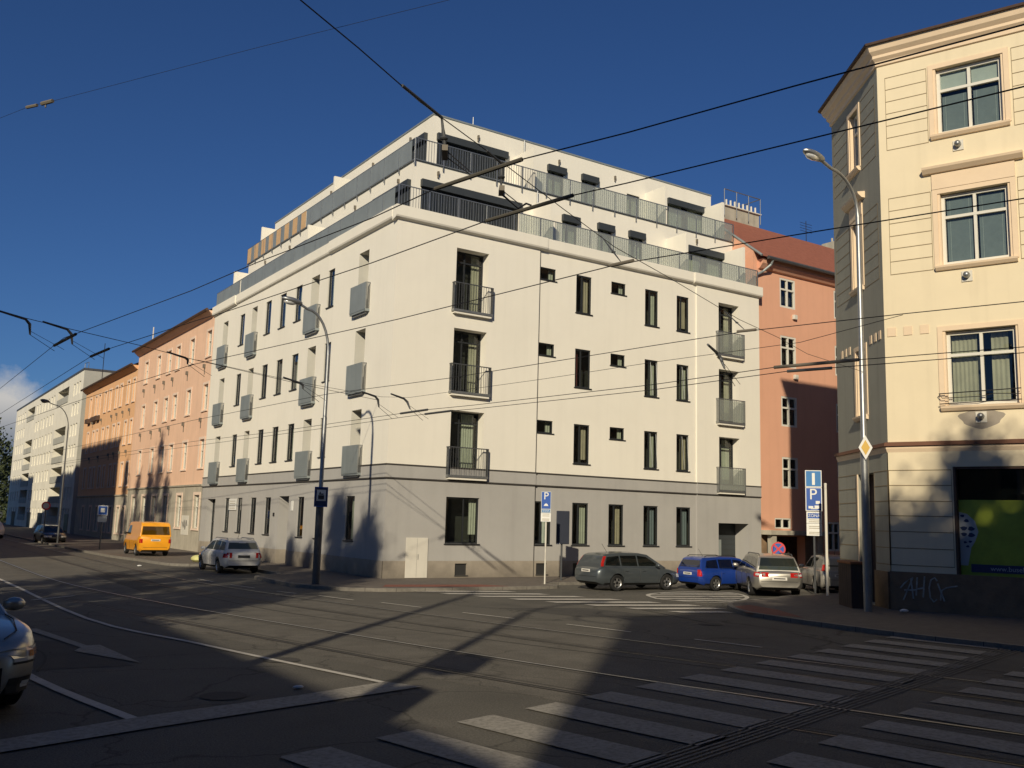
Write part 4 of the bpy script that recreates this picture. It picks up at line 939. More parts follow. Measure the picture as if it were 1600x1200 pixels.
for k in range(7):
    s = None; e = None
    for j in range(120):
        x = 3+j*0.045; y = -7.2-0.62*k-0.25*(x-4)+0.2
        if inside(x, y):
            if s is None: s = (x, y)
            e = (x, y)
    if s and e and e[0]-s[0] > 0.3: strip(ov, [s, e], 0.27, zm+0.002)
struct(ov.build('island_marking', M['paint2'], recalc=False))
ln = MB(); lq = MB()
for a, b in (((-5.32, -4.54), (-5.1, -5.4)), ((-4.8, -6.15), (-4.5, -7.6)), ((-4.15, -8.4), (-3.83, -9.8)), ((-3.54, -11.15), (-3.16, -12.6)), ((-2.76, -13.86), (-2.41, -15.4)), ((-5.75, -2.0), (-5.5, -3.3)), ((-5.95, 0.6), (-5.85, -0.7)), ((-2.05, -16.7), (-1.75, -18.0))): strip(ln, [a, b], 0.075)
strip(ln, [(-12.0, 40), (-11.6, 12), (-11.2, 0.3), (-10.95, -9.9), (-10.14, -13.9), (-9.65, -16.1), (-9.09, -18.45)], 0.10)
strip(ln, [(-11.33, -5.71), (-10.3, -4.74)], 0.10)
strip(ln, [(-13.6, -5), (-13.1, -12), (-12.7, -16.5), (-12.17, -19.5)], 0.13)
lq.poly([(-15.3, -20.2, zm+.002), (-13.39, -19.74, zm+.002), (-12.03, -19.25, zm+.002), (-10.3, -18.85, zm+.002), (-9.05, -18.45, zm+.002), (-8.8, -18.95, zm+.002), (-10.5, -19.4, zm+.002), (-12.2, -19.85, zm+.002), (-13.44, -20.23, zm+.002), (-15.3, -20.75, zm+.002)])
lq.poly([(x, y, zm+.001) for x, y in ((-12.16, -11.3), (-11.98, -11.3), (-11.63, -13.75), (-11.45, -13.75), (-11.32, -15.75), (-11.9, -14.3), (-11.75, -13.95))])
lq.v = [(drop(p).x, drop(p).y, p[2]) for p in lq.v]
struct(ln.build('lane_marking', M['paint2'], recalc=False)); struct(lq.build('stop_line_marking', M['paint'], recalc=False))
# asphalt repair patches and manholes
pt = MB()
for poly in ([(-12.9, -12), (-11.6, -12.2), (-11.3, -15.3), (-12.5, -15.2)], [(-1.5, -9.5), (0.6, -10.2), (1.2, -12.6), (-0.9, -12.0)], [(-8.2, 6), (-7.0, 6), (-7.2, -3), (-8.3, -3)]): pt.poly([(x, y, RZ+0.0035) for x, y in poly])
struct(pt.build('road', M['patch'], recalc=False))
ts = MB()
for pts_ in ([(-12.8, -11.9), (-12.3, -14.2), (-12.6, -16.0)], [(-7.6, -4.5), (-7.1, -9.8), (-5.6, -15.2), (-4.2, -19.4)], [(-1.6, -6.2), (0.8, -8.3), (1.1, -11.2), (0.3, -14.9)], [(0.6, -16.6), (-0.5, -20.6), (0.3, -24)]):
    ribbon(ts, smooth_line(pts_, 6), -0.018, 0.018, RZ+0.0055)
struct(ts.build('tar_seam', M['groove'], recalc=False))
mh = MB()
for (x, y) in ((-9.3, -15.6), (0.9, -14.2), (-10.9, -18.0), (-3.4, -20.2)):
    mh.poly([(x+0.27*math.cos(a), y+0.27*math.sin(a), RZ+0.0085) for a in [2*math.pi*k/20 for k in range(20)]])
struct(mh.build('manhole_cover', M['patch'], recalc=False))
# fallen leaves and grit, uncountable litter along the kerbs
lf = MB(); rr_ = random.Random(5)
for k in range(1500):
    c = rr_.random()
    if c < 0.35: x = 3.1-abs(rr_.gauss(0, .5)); y = rr_.uniform(-22, -12)
    elif c < 0.6: x = rr_.uniform(-3.5, 4.5); y = -4.5-abs(rr_.gauss(0, .35))
    elif c < 0.75: x = -4.2-abs(rr_.gauss(0, .5)); y = rr_.uniform(-2, 14)
    else: x = rr_.uniform(-13, 4); y = rr_.uniform(-23, -6)
    a = rr_.uniform(0, 6.3); s_ = rr_.uniform(.008, .022); z = RZ+0.02
    lf.poly([(x+s_*math.cos(a+t), y+s_*0.7*math.sin(a+t), z+0.006*rr_.random()) for t in (0, 1.6, 3.1, 4.7)])
lv = lf.build('leaf_litter', M['brownroof'], recalc=False); lv['kind'] = 'stuff'; tag(lv, 'small fallen leaves and grit scattered over the road', 'litter')

# ------------------------------------------------------------------ cars
def interp(tab, x):
    if x <= tab[0][0]: return tab[0][1]
    for (a, va), (b, vb) in zip(tab, tab[1:]):
        if x <= b:
            t = (x-a)/(b-a); t2 = t*t*(3-2*t) if False else t
            return va+(vb-va)*t2
    return tab[-1][1]
def car(name, label, cat, loc, az, sc, paint, P, group=None, detail=False):
    t = thing(name, label, cat, (loc[0], loc[1], loc[2] if len(loc) > 2 else RZ+0.006), R(az), group, sc)
    L2 = P['L']/2; WH = P['W']/2; wb = P['wb']; rw = P.get('rw', 0.32); ar = rw+0.055
    ztop = P['ztop']; wtab = P['w']; zbt = P.get('zb', [(-L2, 0.36), (-L2+0.3, 0.24), (L2-0.35, 0.2), (L2, 0.27)])
    def arch(x):
        z = 0
        for cx in wb:
            if abs(x-cx) < ar: z = max(z, rw+math.sqrt(max(ar*ar-(x-cx)**2, 0)))
        return z
    def sect(x):
        w = interp(wtab, x)*WH; zt = interp(ztop, x); zb = interp(zbt, x); za = arch(x)
        pts = [(0, zb), (w*0.84, zb), (w*0.955, zb+0.09), (w*0.99, zb+(zt-zb)*0.38), (w, zb+(zt-zb)*0.62), (w*0.985, zb+(zt-zb)*0.80), (w*0.945, zt-0.035), (w*0.86, zt), (w*0.45, zt+0.018), (0, zt+0.025)]
        out = []
        for i, (y, z) in enumerate(pts):
            if za and z < za and i >= 1: z = za
            out.append((y, z))
        return out
    def y_at(x, z):
        pts = sect(x)
        for (ya, za), (yb, zb_) in zip(pts[2:], pts[3:]):
            if za <= z <= zb_ and zb_ > za: return ya+(yb-ya)*(z-za)/(zb_-za)
        return pts[6][0]
    xs = set([-L2+0.02, L2-0.02, -L2, L2]); n = 44
    for k in range(n+1): xs.add(round(-L2+2*L2*k/n, 4))
    for cx in wb:
        for k in range(13): xs.add(round(cx+ar*math.cos(math.pi*k/12)*0.999, 4))
        xs.add(cx-ar-0.004); xs.add(cx+ar+0.004)
    xs = sorted(x for x in xs if -L2 <= x <= L2)
    mb = MB(); S_ = [sect(x) for x in xs]; m = len(S_[0])
    for x, s_ in zip(xs, S_):
        for y, z in s_: mb.v.append((x, y, z))
        for y, z in s_: mb.v.append((x, -y, z))
    for i in range(len(xs)-1):
        for side in (0, m):
            for j in range(m-1):
                a = i*2*m+side+j
                zc = (S_[i][j][1]+S_[i][j+1][1])/2; yc = S_[i][j][0]
                mb.f.append((a, a+1, a+2*m+1, a+2*m)); mb.m.append(1 if (zc < 0.30 and j < 2) or (j == 0) else 0)
    for i in (0, len(xs)-1):
        mb.f.append(tuple([i*2*m+j for j in range(m)]+[i*2*m+m+j for j in range(m-1, -1, -1)])); mb.m.append(0)
    body = mb.build('body', [paint, M['black']], t, smooth=True, local=True)
    # greenhouse
    G_ = P['gh']; yb0, yb1 = P['ghw']; z0g = G_[0][1]; z1g = max(z for _, z in G_)
    def gy(z): return yb0+(yb1-yb0)*(z-z0g)/(z1g-z0g)
    mb = MB()
    for sgn in (1, -1): mb.poly([(x, sgn*gy(z), z) for x, z in G_])
    for (xa, za), (xb, zb_) in zip(G_, G_[1:]):
        ya, yb_ = gy(za), gy(zb_); cr = 0.03 if za > z0g+0.3 else 0.0; cr2 = 0.03 if zb_ > z0g+0.3 else 0.0
        mb.poly([(xa, ya, za), (xb, yb_, zb_), (xb, 0, zb_+cr2), (xa, 0, za+cr)]); mb.poly([(xa, -ya, za), (xb, -yb_, zb_), (xb, 0, zb_+cr2), (xa, 0, za+cr)])
    mb.poly([(G_[0][0], yb0, z0g), (G_[-1][0], yb0, G_[-1][1]), (G_[-1][0], -yb0, G_[-1][1]), (G_[0][0], -yb0, z0g)])
    mb.build('cabin', P.get('cabpaint', paint), t, smooth=False, bevel=0.035, local=True)
    for w_ in P['side']:
        for sgn in (1, -1): MB().poly([(x, sgn*(gy(z)+0.007), z) for x, z in w_]).build('side_window', M['carglass'], t, local=True, recalc=False)
    for nm, path, f in (('rear_window', P['rearw'], 0.90), ('windscreen', P['frontw'], 0.90)):
        mb = MB(); nx = -1 if nm == 'rear_window' else 1
        for (xa, za), (xb, zb_) in zip(path, path[1:]):
            d = Vector((zb_-za, 0, -(xb-xa))).normalized()*0.012
            if d.x*nx < 0: d = -d
            mb.poly([(xa+d.x, gy(za)*f, za+d.z), (xa+d.x, -gy(za)*f, za+d.z), (xb+d.x, -gy(zb_)*f, zb_+d.z), (xb+d.x, gy(zb_)*f, zb_+d.z)])
        mb.build(nm, M['carglass'], t, local=True, recalc=False)
    # wheels
    for cx in wb:
        for sgn in (1, -1):
            y0 = sgn*(interp(wtab, cx)*WH-0.02); prof = [(rw*0.62, 0.0), (rw*0.9, 0.0), (rw, -0.03), (rw, -0.17), (rw*0.9, -0.2), (rw*0.3, -0.2)]
            mb = MB(); N_ = 24; base = 0
            for a in range(N_):
                th = 2*math.pi*a/N_
                for r_, dy in prof: mb.v.append((cx+r_*math.cos(th), y0+sgn*dy, rw+r_*math.sin(th)))
            q = len(prof)
            for a in range(N_):
                for j in range(q-1): mb.f.append((a*q+j, a*q+j+1, ((a+1) % N_)*q+j+1, ((a+1) % N_)*q+j)); mb.m.append(0)
            wh = mb.build('wheel', M['rubber'], t, smooth=True, local=True)
            rb = MB(); yr = y0-sgn*0.035
            for k in range(5):
                th = 2*math.pi*k/5+0.3; c_, s_ = math.cos(th), math.sin(th); px_, pz_ = -s_, c_
                p = []
                for r_, hw in ((0.0, 0.045), (rw*0.64, 0.05)):
                    for e in (-1, 1): p.append((cx+r_*c_+e*hw*px_, yr, rw+r_*s_+e*hw*pz_))
                rb.poly([p[0], p[1], p[3], p[2]])
            N_ = 24
            for a in range(N_):
                t0_, t1_ = 2*math.pi*a/N_, 2*math.pi*(a+1)/N_
                rb.poly([(cx+r_*math.cos(th), yr+sgn*dd, rw+r_*math.sin(th)) for r_, th, dd in ((rw*0.56, t0_, 0), (rw*0.56, t1_, 0), (rw*0.64, t1_, 0.03), (rw*0.64, t0_, 0.03))])
            rb.build('rim', M['rim'], wh, local=True, recalc=False)
    # seams, handles, mirrors
    mb = MB()
    for x in P['seams']:
        for sgn in (1, -1):
            zt = interp(ztop, x)-0.03; mb.tube([(x, sgn*(y_at(x, z)+0.001), z) for z in (0.3, 0.42, 0.55, 0.68, 0.8, zt) if z <= zt], 0.007, 4)
    if P['seams']: mb.build('door_seam', M['black'], t, local=True)
    for x in P['handles']:
        for sgn in (1, -1):
            z = P.get('hz', 0.78); y = y_at(x, z); MB().ellipsoid((x, sgn*(y+0.012), z), 0.10, 0.02, 0.018).build('door_handle', paint, t, smooth=True, local=True)
    mx, mz = P['mirror']
    for sgn in (1, -1): MB().ellipsoid((mx, sgn*(WH+0.06), mz), 0.07, 0.12, 0.075).build('wing_mirror', P.get('mirpaint', paint), t, smooth=True, local=True)
    def patch(nm, mat, xa, xb, za, zb_, cap=None, e=0.008, both=True):
        for sgn in (1, -1):
            mb = MB(); nx_, nz_ = 6, 4
            for i in range(nx_):
                for j in range(nz_):
                    c = []
                    for (a, b) in ((i, j), (i+1, j), (i+1, j+1), (i, j+1)):
                        x = xa+(xb-xa)*a/nx_; z = za+(zb_-za)*b/nz_; c.append((x, sgn*(y_at(x, z)+e), z))
                    mb.poly(c)
            if cap:
                xc = -L2-0.006 if xa < 0 else L2+0.006
                ye = y_at(xc*0.9999, (za+zb_)/2)
                mb.poly([(xc, sgn*(cap), za), (xc, sgn*(ye), za), (xc, sgn*(ye), zb_), (xc, sgn*(cap), zb_)])
            mb.build(nm, mat, t, local=True, recalc=False)
    if P.get('tail'):
        xa, xb, za, zb_, cp = P['tail']; patch('taillight', M['redlamp'], xa, xb, za, zb_, cp)
        if P.get('tailmid'): xa, xb, za, zb_, cp = P['tailmid']; patch('reversing_light', M['clearlamp'], xa, xb, za, zb_, cp, e=0.011)
    if P.get('hightail'):
        for sgn in (1, -1):
            pth = [p for p in P['rearedge']]
            mb = MB()
            for (xa, z_a), (xb, z_b) in zip(pth, pth[1:]):
                mb.poly([(xa-0.012, sgn*gy(z_a)*0.86, z_a), (xb-0.012, sgn*gy(z_b)*0.86, z_b), (xb-0.004, sgn*(gy(z_b)+0.01), z_b), (xa-0.004, sgn*(gy(z_a)+0.01), z_a)])
                mb.poly([(xa-0.004, sgn*(gy(z_a)+0.01), z_a), (xb-0.004, sgn*(gy(z_b)+0.01), z_b), (xb+0.13, sgn*(gy(z_b)+0.01), z_b), (xa+0.13, sgn*(gy(z_a)+0.01), z_a)])
            mb.build('taillight', M['redlamp'], t, local=True, recalc=False)
    if P.get('head'):
        xa, xb, za, zb_, cp = P['head']; patch('headlight', M['clearlamp'], xa, xb, za, zb_, cp)
    if P.get('nearcar'):
        patch('headlight_inner', M['amber'], 1.82, 2.12, 0.595, 0.655, None, e=0.013); patch('air_intake', M['black'], 1.98, 2.235, 0.27, 0.41, None, e=0.006); patch('fog_light', M['clearlamp'], 2.08, 2.16, 0.31, 0.37, None, e=0.012)
        patch('headlight_rim', M['black'], 1.70, 2.225, 0.535, 0.558, None, e=0.009)
        for sgn in (1, -1): MB().tube([(0.95, sgn*0.74, 0.945), (1.5, sgn*0.72, 0.905), (1.95, sgn*0.62, 0.835), (2.14, sgn*0.45, 0.78)], 0.006, 5).build('bonnet_seam', M['black'], t, local=True)
        mb = MB(); mb.box(WORLD, 2.245, 2.262, -0.42, 0.42, 0.3, 0.52); mb.build('grille', M['black'], t, local=True)
    # rear plate, logo dimple, bumper line
    xr = -L2-0.012; pz = P.get('platez', 0.72)
    pl = MB().box(WORLD, xr-0.004, xr+0.02, -0.26, 0.26, pz-0.055, pz+0.055).build('number_plate', P.get('plate', M['plate']), t, local=True)
    MB().box(WORLD, xr-0.006, xr-0.0045, -0.2, 0.2, pz-0.02, pz+0.02).build('lettering', M['signtext'], pl, local=True)
    mb = MB()
    mb.box(WORLD, -L2-0.008, -L2+0.02, -0.5*P['W']*0.72, 0.5*P['W']*0.72, P.get('bumpz', 0.56)-0.006, P.get('bumpz', 0.56)+0.006)
    mb.build('bumper_joint', M['black'], t, local=True)
    if P.get('rails'):
        xa, xb, z = P['rails']
        for sgn in (1, -1): MB().tube([(xa, sgn*(yb1-0.03), z-0.05), (xa+0.12, sgn*(yb1-0.02), z), (xb-0.2, sgn*(yb1-0.02), z), (xb, sgn*(yb1-0.03), z-0.05)], 0.018, 6).build('roof_rail', P.get('railmat', M['black']), t, local=True)
    MB().tube([(P['gh'][3][0]+0.5, 0.0, z1g+0.02), (P['gh'][3][0]+0.25, 0.0, z1g+0.33)], 0.007, 5).build('aerial', M['black'], t, local=True)
    return t
wagon = dict(L=4.5, W=1.78, wb=(-1.33, 1.33), rw=0.32,
    ztop=[(-2.25, 0.80), (-2.2, 0.88), (-2.0, 0.93), (-1.0, 0.96), (0.6, 0.93), (1.0, 0.92), (1.5, 0.84), (1.95, 0.74), (2.2, 0.62), (2.25, 0.5)],
    w=[(-2.25, 0.80), (-2.2, 0.87), (-2.05, 0.95), (-1.6, 1.0), (1.2, 1.0), (1.8, 0.96), (2.05, 0.86), (2.2, 0.72), (2.25, 0.62)],
    gh=[(-2.13, 0.88), (-2.06, 1.08), (-1.86, 1.38), (-1.7, 1.43), (-0.9, 1.47), (0.0, 1.46), (0.42, 1.40), (1.25, 0.90)], ghw=(0.79, 0.58),
    side=[[(-1.88, 1.0), (-1.72, 1.32), (-1.1, 1.37), (-1.1, 0.98)], [(-1.03, 0.98), (-1.03, 1.375), (-0.2, 1.38), (-0.2, 0.97)], [(-0.13, 0.97), (-0.13, 1.38), (0.33, 1.33), (0.98, 0.97)]],
    rearw=[(-2.07, 1.05), (-1.9, 1.32)], frontw=[(0.5, 1.35), (1.16, 0.955)],
    seams=(-1.02, -0.15, 0.85), handles=(-0.9, -0.02), mirror=(0.72, 1.0), tail=(-2.25, -2.0, 0.60, 0.84, 0.56), head=(1.85, 2.25, 0.52, 0.66, 0.35), rails=(-1.7, 0.2, 1.50))
def var(**k): d = dict(wagon); d.update(k); return d
Pf = var(tail=None, hightail=True, rearedge=[(-2.1, 0.96), (-2.06, 1.08), (-1.95, 1.25), (-1.88, 1.35)], rails=None, platez=0.78, handles=(-0.85, 0.05),
    gh=[(-2.14, 0.88), (-2.08, 1.08), (-1.88, 1.38), (-1.7, 1.44), (-0.9, 1.49), (0.0, 1.48), (0.45, 1.41), (1.35, 0.88)])
car('parked_car', 'slate grey estate car parked side-on by the grey ground floor, high red tail lamp', 'car', (6.45, -5.1), 0, 0.80, M['cardark'], Pf, 'cars parked beside the white block')
Pb = var(tail=(-2.25, -2.13, 0.64, 0.93, 0.70), platez=0.74, rails=(-1.75, 0.2, 1.53), gh=[(-2.17, 0.88), (-2.12, 1.08), (-1.98, 1.38), (-1.85, 1.45), (-0.9, 1.49), (0.0, 1.48), (0.42, 1.41), (1.25, 0.90)], rearw=[(-2.13, 1.02), (-2.01, 1.33)])
car('parked_car', 'royal blue estate car with black roof rails parked nose first behind the grey estate', 'car', (10.0, -5.95), -2, 0.74, M['carblue'], Pb, 'cars parked beside the white block')
Pm = var(tail=(-2.25, -1.98, 0.71, 0.87, 0.38), tailmid=(-2.25, -2.12, 0.755, 0.83, 0.50), platez=0.66, railmat=M['darksteel'], W=1.80, ghw=(0.80, 0.61), rearw=[(-2.10, 0.95), (-2.06, 1.08), (-1.88, 1.36)])
car('parked_car', 'silver estate car seen from behind with roof rails and bright sunlit tailgate', 'car', (10.0, -7.75), 54, 0.87, M['carsilver'], Pm, 'cars parked beside the white block')
Pk = var(L=4.3, W=1.86, rw=0.35, wb=(-1.3, 1.3), ztop=[(-2.15, 0.95), (-2.1, 1.0), (-1.0, 1.03), (0.9, 1.02), (1.5, 0.98), (1.95, 0.86), (2.1, 0.7), (2.15, 0.5)],
    gh=[(-2.08, 0.98), (-2.02, 1.2), (-1.85, 1.5), (-1.7, 1.58), (-0.9, 1.64), (0.0, 1.62), (0.35, 1.55), (1.05, 1.0)],
    side=[[(-1.85, 1.12), (-1.7, 1.46), (-1.1, 1.52), (-1.1, 1.1)], [(-1.03, 1.1), (-1.03, 1.53), (-0.2, 1.53), (-0.2, 1.08)], [(-0.13, 1.08), (-0.13, 1.53), (0.28, 1.47), (0.82, 1.08)]],
    rearw=[(-2.02, 1.18), (-1.87, 1.44)], frontw=[(0.42, 1.48), (0.98, 1.05)], w=[(-2.15, 0.82), (-2.1, 0.88), (-1.95, 0.95), (-1.6, 1.0), (1.2, 1.0), (1.7, 0.96), (1.95, 0.86), (2.1, 0.74), (2.15, 0.62)],
    tail=(-2.15, -1.9, 0.98, 1.0, 0.5), hightail=True, rearedge=[(-2.11, 1.0), (-2.06, 1.12), (-2.0, 1.26)], mirror=(0.6, 1.1), rails=(-1.7, 0.1, 1.68), hz=0.9, platez=0.8, bumpz=0.62)
car('parked_car', 'pale off-road car half hidden behind the parking sign posts', 'car', (13.2, -7.7), 53, 0.76, M['carpale'], Pk, 'cars parked beside the white block')
Po = var(tail=(-2.25, -2.02, 0.68, 0.90, 0.52), platez=0.74, plate=M['anthra'], railmat=M['steel'], ghw=(0.79, 0.60))
car('parked_car', 'white estate car with silver roof rails parked at the kerb under the long street front', 'car', (-3.25, 6.2), 89, 0.82, M['carwhite'], Po, 'cars parked along the tram street')
# far parked cars
car('parked_car', 'small white hatchback far away at the left end of the street', 'car', (-7.3, 46.5), 96, 0.75, M['carwhite'], Pf, 'cars parked along the tram street')
car('parked_car', 'black car in deep shade at the kerb before the pale panel block', 'car', (-4.9, 36.5), -86, 0.75, M['carblack'], Pm, 'cars parked along the tram street')
# van
Pv = dict(L=4.7, W=1.84, wb=(-1.42, 1.45), rw=0.33,
    ztop=[(-2.35, 1.12), (-2.3, 1.18), (1.2, 1.16), (1.45, 1.1), (2.2, 0.88), (2.33, 0.75), (2.35, 0.5)],
    w=[(-2.35, 0.90), (-2.28, 0.96), (-2.0, 1.0), (1.6, 1.0), (2.1, 0.94), (2.35, 0.78)],
    gh=[(-2.3, 1.12), (-2.22, 1.75), (-2.1, 1.88), (-1.9, 1.93), (0.0, 1.94), (0.85, 1.9), (1.0, 1.84), (1.65, 1.05)], ghw=(0.88, 0.78),
    side=[[(0.25, 1.2), (0.25, 1.72), (0.85, 1.72), (1.3, 1.2)]], rearw=[(-2.29, 1.22), (-2.22, 1.7)], frontw=[(1.08, 1.76), (1.58, 1.14)],
    seams=(0.2, 1.3, -0.9), handles=(0.35,), mirror=(1.25, 1.25), mirpaint=M['black'], tail=(-2.35, -2.27, 0.75, 0.98, 0.72), head=(2.0, 2.35, 0.6, 0.8, 0.4), platez=0.92, bumpz=0.5, hz=0.98)
car('delivery_van', 'orange-yellow panel van parked on the pavement in front of the pink house', 'van', (-3.42, 18.1, -0.008), 89, 0.79, M['caryellow'], Pv)
# near car, left edge
Pn = var(tail=None, platez=0.7, head=(1.72, 2.22, 0.56, 0.69, None), rails=None, mirror=(0.78, 0.99),
    nearcar=True, ztop=[(-2.25, 0.85), (-2.0, 0.93), (-1.0, 0.96), (0.6, 0.95), (1.0, 0.94), (1.5, 0.89), (1.85, 0.84), (2.1, 0.77), (2.2, 0.71), (2.25, 0.55)],
    w=[(-2.25, 0.80), (-2.05, 0.95), (-1.6, 1.0), (1.2, 1.0), (1.65, 0.99), (1.9, 0.94), (2.08, 0.84), (2.2, 0.68), (2.25, 0.5)])
nc = car('car', 'silver car waiting at the stop line, only its front corner and mirror in view', 'car', (-14.15, -16.36), -79, 1.02, M['carsilver'], Pn)

# ------------------------------------------------------------------ poles, lamps and signs
def street_lamp(loc, rotz, label, H=10.3, arm=2.0, rise=1.1, head=0.62, lowr=0.11, group='street lamps', zsplit=4.0):
    t = thing('street_lamp', label, 'street lamp', (loc[0], loc[1], -0.01), rotz, group)
    MB().tube([(0, 0, 0), (0, 0, 0.02), (0, 0, zsplit)], [lowr, lowr, lowr*0.97], 14).tube([(0, 0, zsplit), (0, 0, zsplit+0.1), (0, 0, H-1.4)], [lowr*0.97, lowr*0.7, lowr*0.6], 12).build('pole', M['steel'], t, smooth=True, local=True)
    pts = [(0, 0, H-1.4)]
    for k in range(1, 9):
        a = math.pi/2*k/8; pts.append((arm*0.75*(1-math.cos(a)), 0, H-1.4+rise*1.35*math.sin(a)))
    pts.append((arm, 0, H-1.4+rise*1.35+0.12)); MB().tube(pts, [lowr*0.6]+[lowr*0.42]*(len(pts)-1), 10).build('arm', M['steel'], t, smooth=True, local=True)
    zt = pts[-1][2]
    MB().ellipsoid((arm+head*0.42, 0, zt+0.07), head*0.55, 0.155, 0.10, 16, 9, rot=Matrix.Rotation(R(-8), 3, 'Y')).build('lamp_head', M['steel'], t, smooth=True, local=True)
    MB().ellipsoid((arm+head*0.48, 0, zt+0.02), head*0.36, 0.115, 0.09, 14, 8).build('lamp_glass', M['clearlamp'], t, smooth=True, local=True)
    return t
l1 = street_lamp((6.65, -14.03), R(180), 'tall grey street lamp beside the yellow corner house, carrying the diamond sign', H=11.72, arm=1.45, rise=0.82, lowr=0.105, head=0.74)
l2 = street_lamp((-3.18, -2.01), R(180), 'grey street lamp in front of the white block, carrying the blue stop sign', H=8.35, arm=1.0, rise=1.0, head=0.62, lowr=0.095, zsplit=2.3)
MB().tube([(0, 0, 0), (0, 0, 2.32)], 0.115, 14).build('dark_sleeve', M['darksteel'], l2, local=True)
l3 = street_lamp((-4.9, 33.5), R(180), 'shade-darkened street lamp far down the row before the orange house', H=8.3, arm=1.2, rise=1.0, head=0.5, lowr=0.06)
for ch_ in l3.children: ch_.data.materials.clear(); ch_.data.materials.append(M['darksteel'])  # dark steel puts the shade of the street into this lamp's colour
l4 = street_lamp((-15.75, -25.2), R(0), 'street lamp at the crossing behind the camera side kerb', H=10.6, arm=1.6, rise=0.9, lowr=0.16)
l5 = street_lamp((-15.9, -21.9), R(180), 'bare grey street lamp on the near pavement', H=11.8, arm=1.2, rise=0.8, lowr=0.17)
# traffic light hung on the near lamp
tl = thing('traffic_light', 'black traffic light heads on the kerbside pole', 'traffic light', (-15.5, -25.2, 3.2))
MB().box(WORLD, -15.7, -15.1, -25.5, -25.0, 3.5, 4.3).build('housing', M['black'], tl); MB().box(WORLD, -15.6, -15.0, -25.55, -24.9, 5.0, 5.7).build('backboard', M['signback'], tl)
# diamond priority sign
def plate(t, F, u, d, z, w, h, mat, name='sign_face', back=True):
    return MB().box(F, u-w/2, u+w/2, d, d+0.012, z-h/2, z+h/2).build(name, mat, t)
toC = 222
FD = Frame((6.60, -14.15, 0), 142-180+0, 232-0)
FD = Frame((6.65, -14.03, 0), -40, 230)
pr_ = thing('priority_sign', 'yellow and white diamond priority sign high on the lamp post', 'traffic sign', (6.65, -14.03, 3.9))
def diamond(F, r, d, z): return [F(-r*0.66, d, z), F(0, d, z-r*1.2), F(r*0.66, d, z), F(0, d, z+r*1.2)]
MB().poly(diamond(FD, 0.27, 0.15, 4.12)).build('sign_back', M['signback'], pr_, recalc=False)
MB().poly(diamond(FD, 0.265, 0.155, 4.12)).build('white_border', M['signwhite'], pr_, recalc=False)
MB().poly(diamond(FD, 0.165, 0.160, 4.12)).build('yellow_centre', M['signyellow'], pr_, recalc=False)
MB().tube([FD(0, 0.1, 4.0), FD(0, 0.153, 4.0)], 0.03, 6).build('clamp', M['steel'], pr_)
# stop sign (blue tram stop) on lamp 2
FT = Frame((-3.18, -2.01, 0), -15, 255)
bs = thing('tram_stop_sign', 'navy blue tram stop sign with white tram picture on the lamp post', 'sign', (-3.18, -2.01, 2.2))
MB().box(FT, -0.20, 0.20, 0.13, 0.16, 2.28, 2.88).build('board', M['signblue'], bs)
MB().box(FT, -0.18, 0.18, 0.161, 0.166, 2.31, 2.85).build('board_face', M['navy'], bs)
MB().box(FT, -0.135, 0.135, 0.167, 0.170, 2.46, 2.79).build('white_field', M['signwhite'], bs)
mb = MB(); mb.box(FT, -0.09, 0.09, 0.171, 0.173, 2.51, 2.63); mb.box(FT, -0.07, 0.07, 0.171, 0.173, 2.645, 2.68); mb.box(FT, -0.05, -0.02, 0.171, 0.173, 2.68, 2.73); mb.box(FT, -0.11, 0.11, 0.171, 0.173, 2.48, 2.495); mb.build('tram_symbol', M['signtext'], bs)
# zone parking sign in front of the block
def post(t, x, y, z1, r=0.03, mat=None, z0=-0.012): return MB().tube([(x, y, z0), (x, y, z1)], r, 8).build('post', mat or M['steel'], t)
FP = Frame((4.22, -3.48, 0), -48, 222)
zp = thing('parking_sign', 'narrow blue and white zone parking sign on a white post in front of the block', 'traffic sign', (4.22, -3.48, -0.012))
post(zp, 4.22, -3.48, 3.02, 0.026, M['whitebox'])
MB().box(FP, -0.17, 0.17, 0.03, 0.042, 2.02, 3.02).build('sign_back', M['bulb'], zp)
MB().box(FP, -0.15, 0.15, 0.043, 0.046, 2.45, 3.0).build('blue_field', M['signblue'], zp)
MB().box(FP, -0.13, 0.13, 0.043, 0.046, 2.33, 2.42).build('blue_field', M['signblue2'], zp)
text_mesh('letter', 'P', 0.34, M['signwhite'], zp, FP, 0.0, 0.05, 2.86)
text_mesh('pictogram', '\u25B2', 0.12, M['signwhite'], zp, FP, 0.0, 0.05, 2.58)
MB().poly([FP(-0.08, 0.049, 2.54), FP(0.08, 0.049, 2.54), FP(0.04, 0.049, 2.61), FP(-0.04, 0.049, 2.61)]).build('pictogram', M['signwhite'], zp, recalc=False)
text_mesh('lettering', 'ZÓNA', 0.075, M['signwhite'], zp, FP, 0.0, 0.05, 2.375)
mb = MB().box(FP, -0.17, 0.17, 0.043, 0.046, 2.03, 2.30); mb.build('white_field', M['signwhite'], zp)
mb = MB()
for k, z in enumerate((2.26, 2.2, 2.1, 2.06)): mb.box(FP, -0.12, 0.12, 0.047, 0.049, z, z+0.022)
mb.build('lettering', M['oldgrey'], zp)
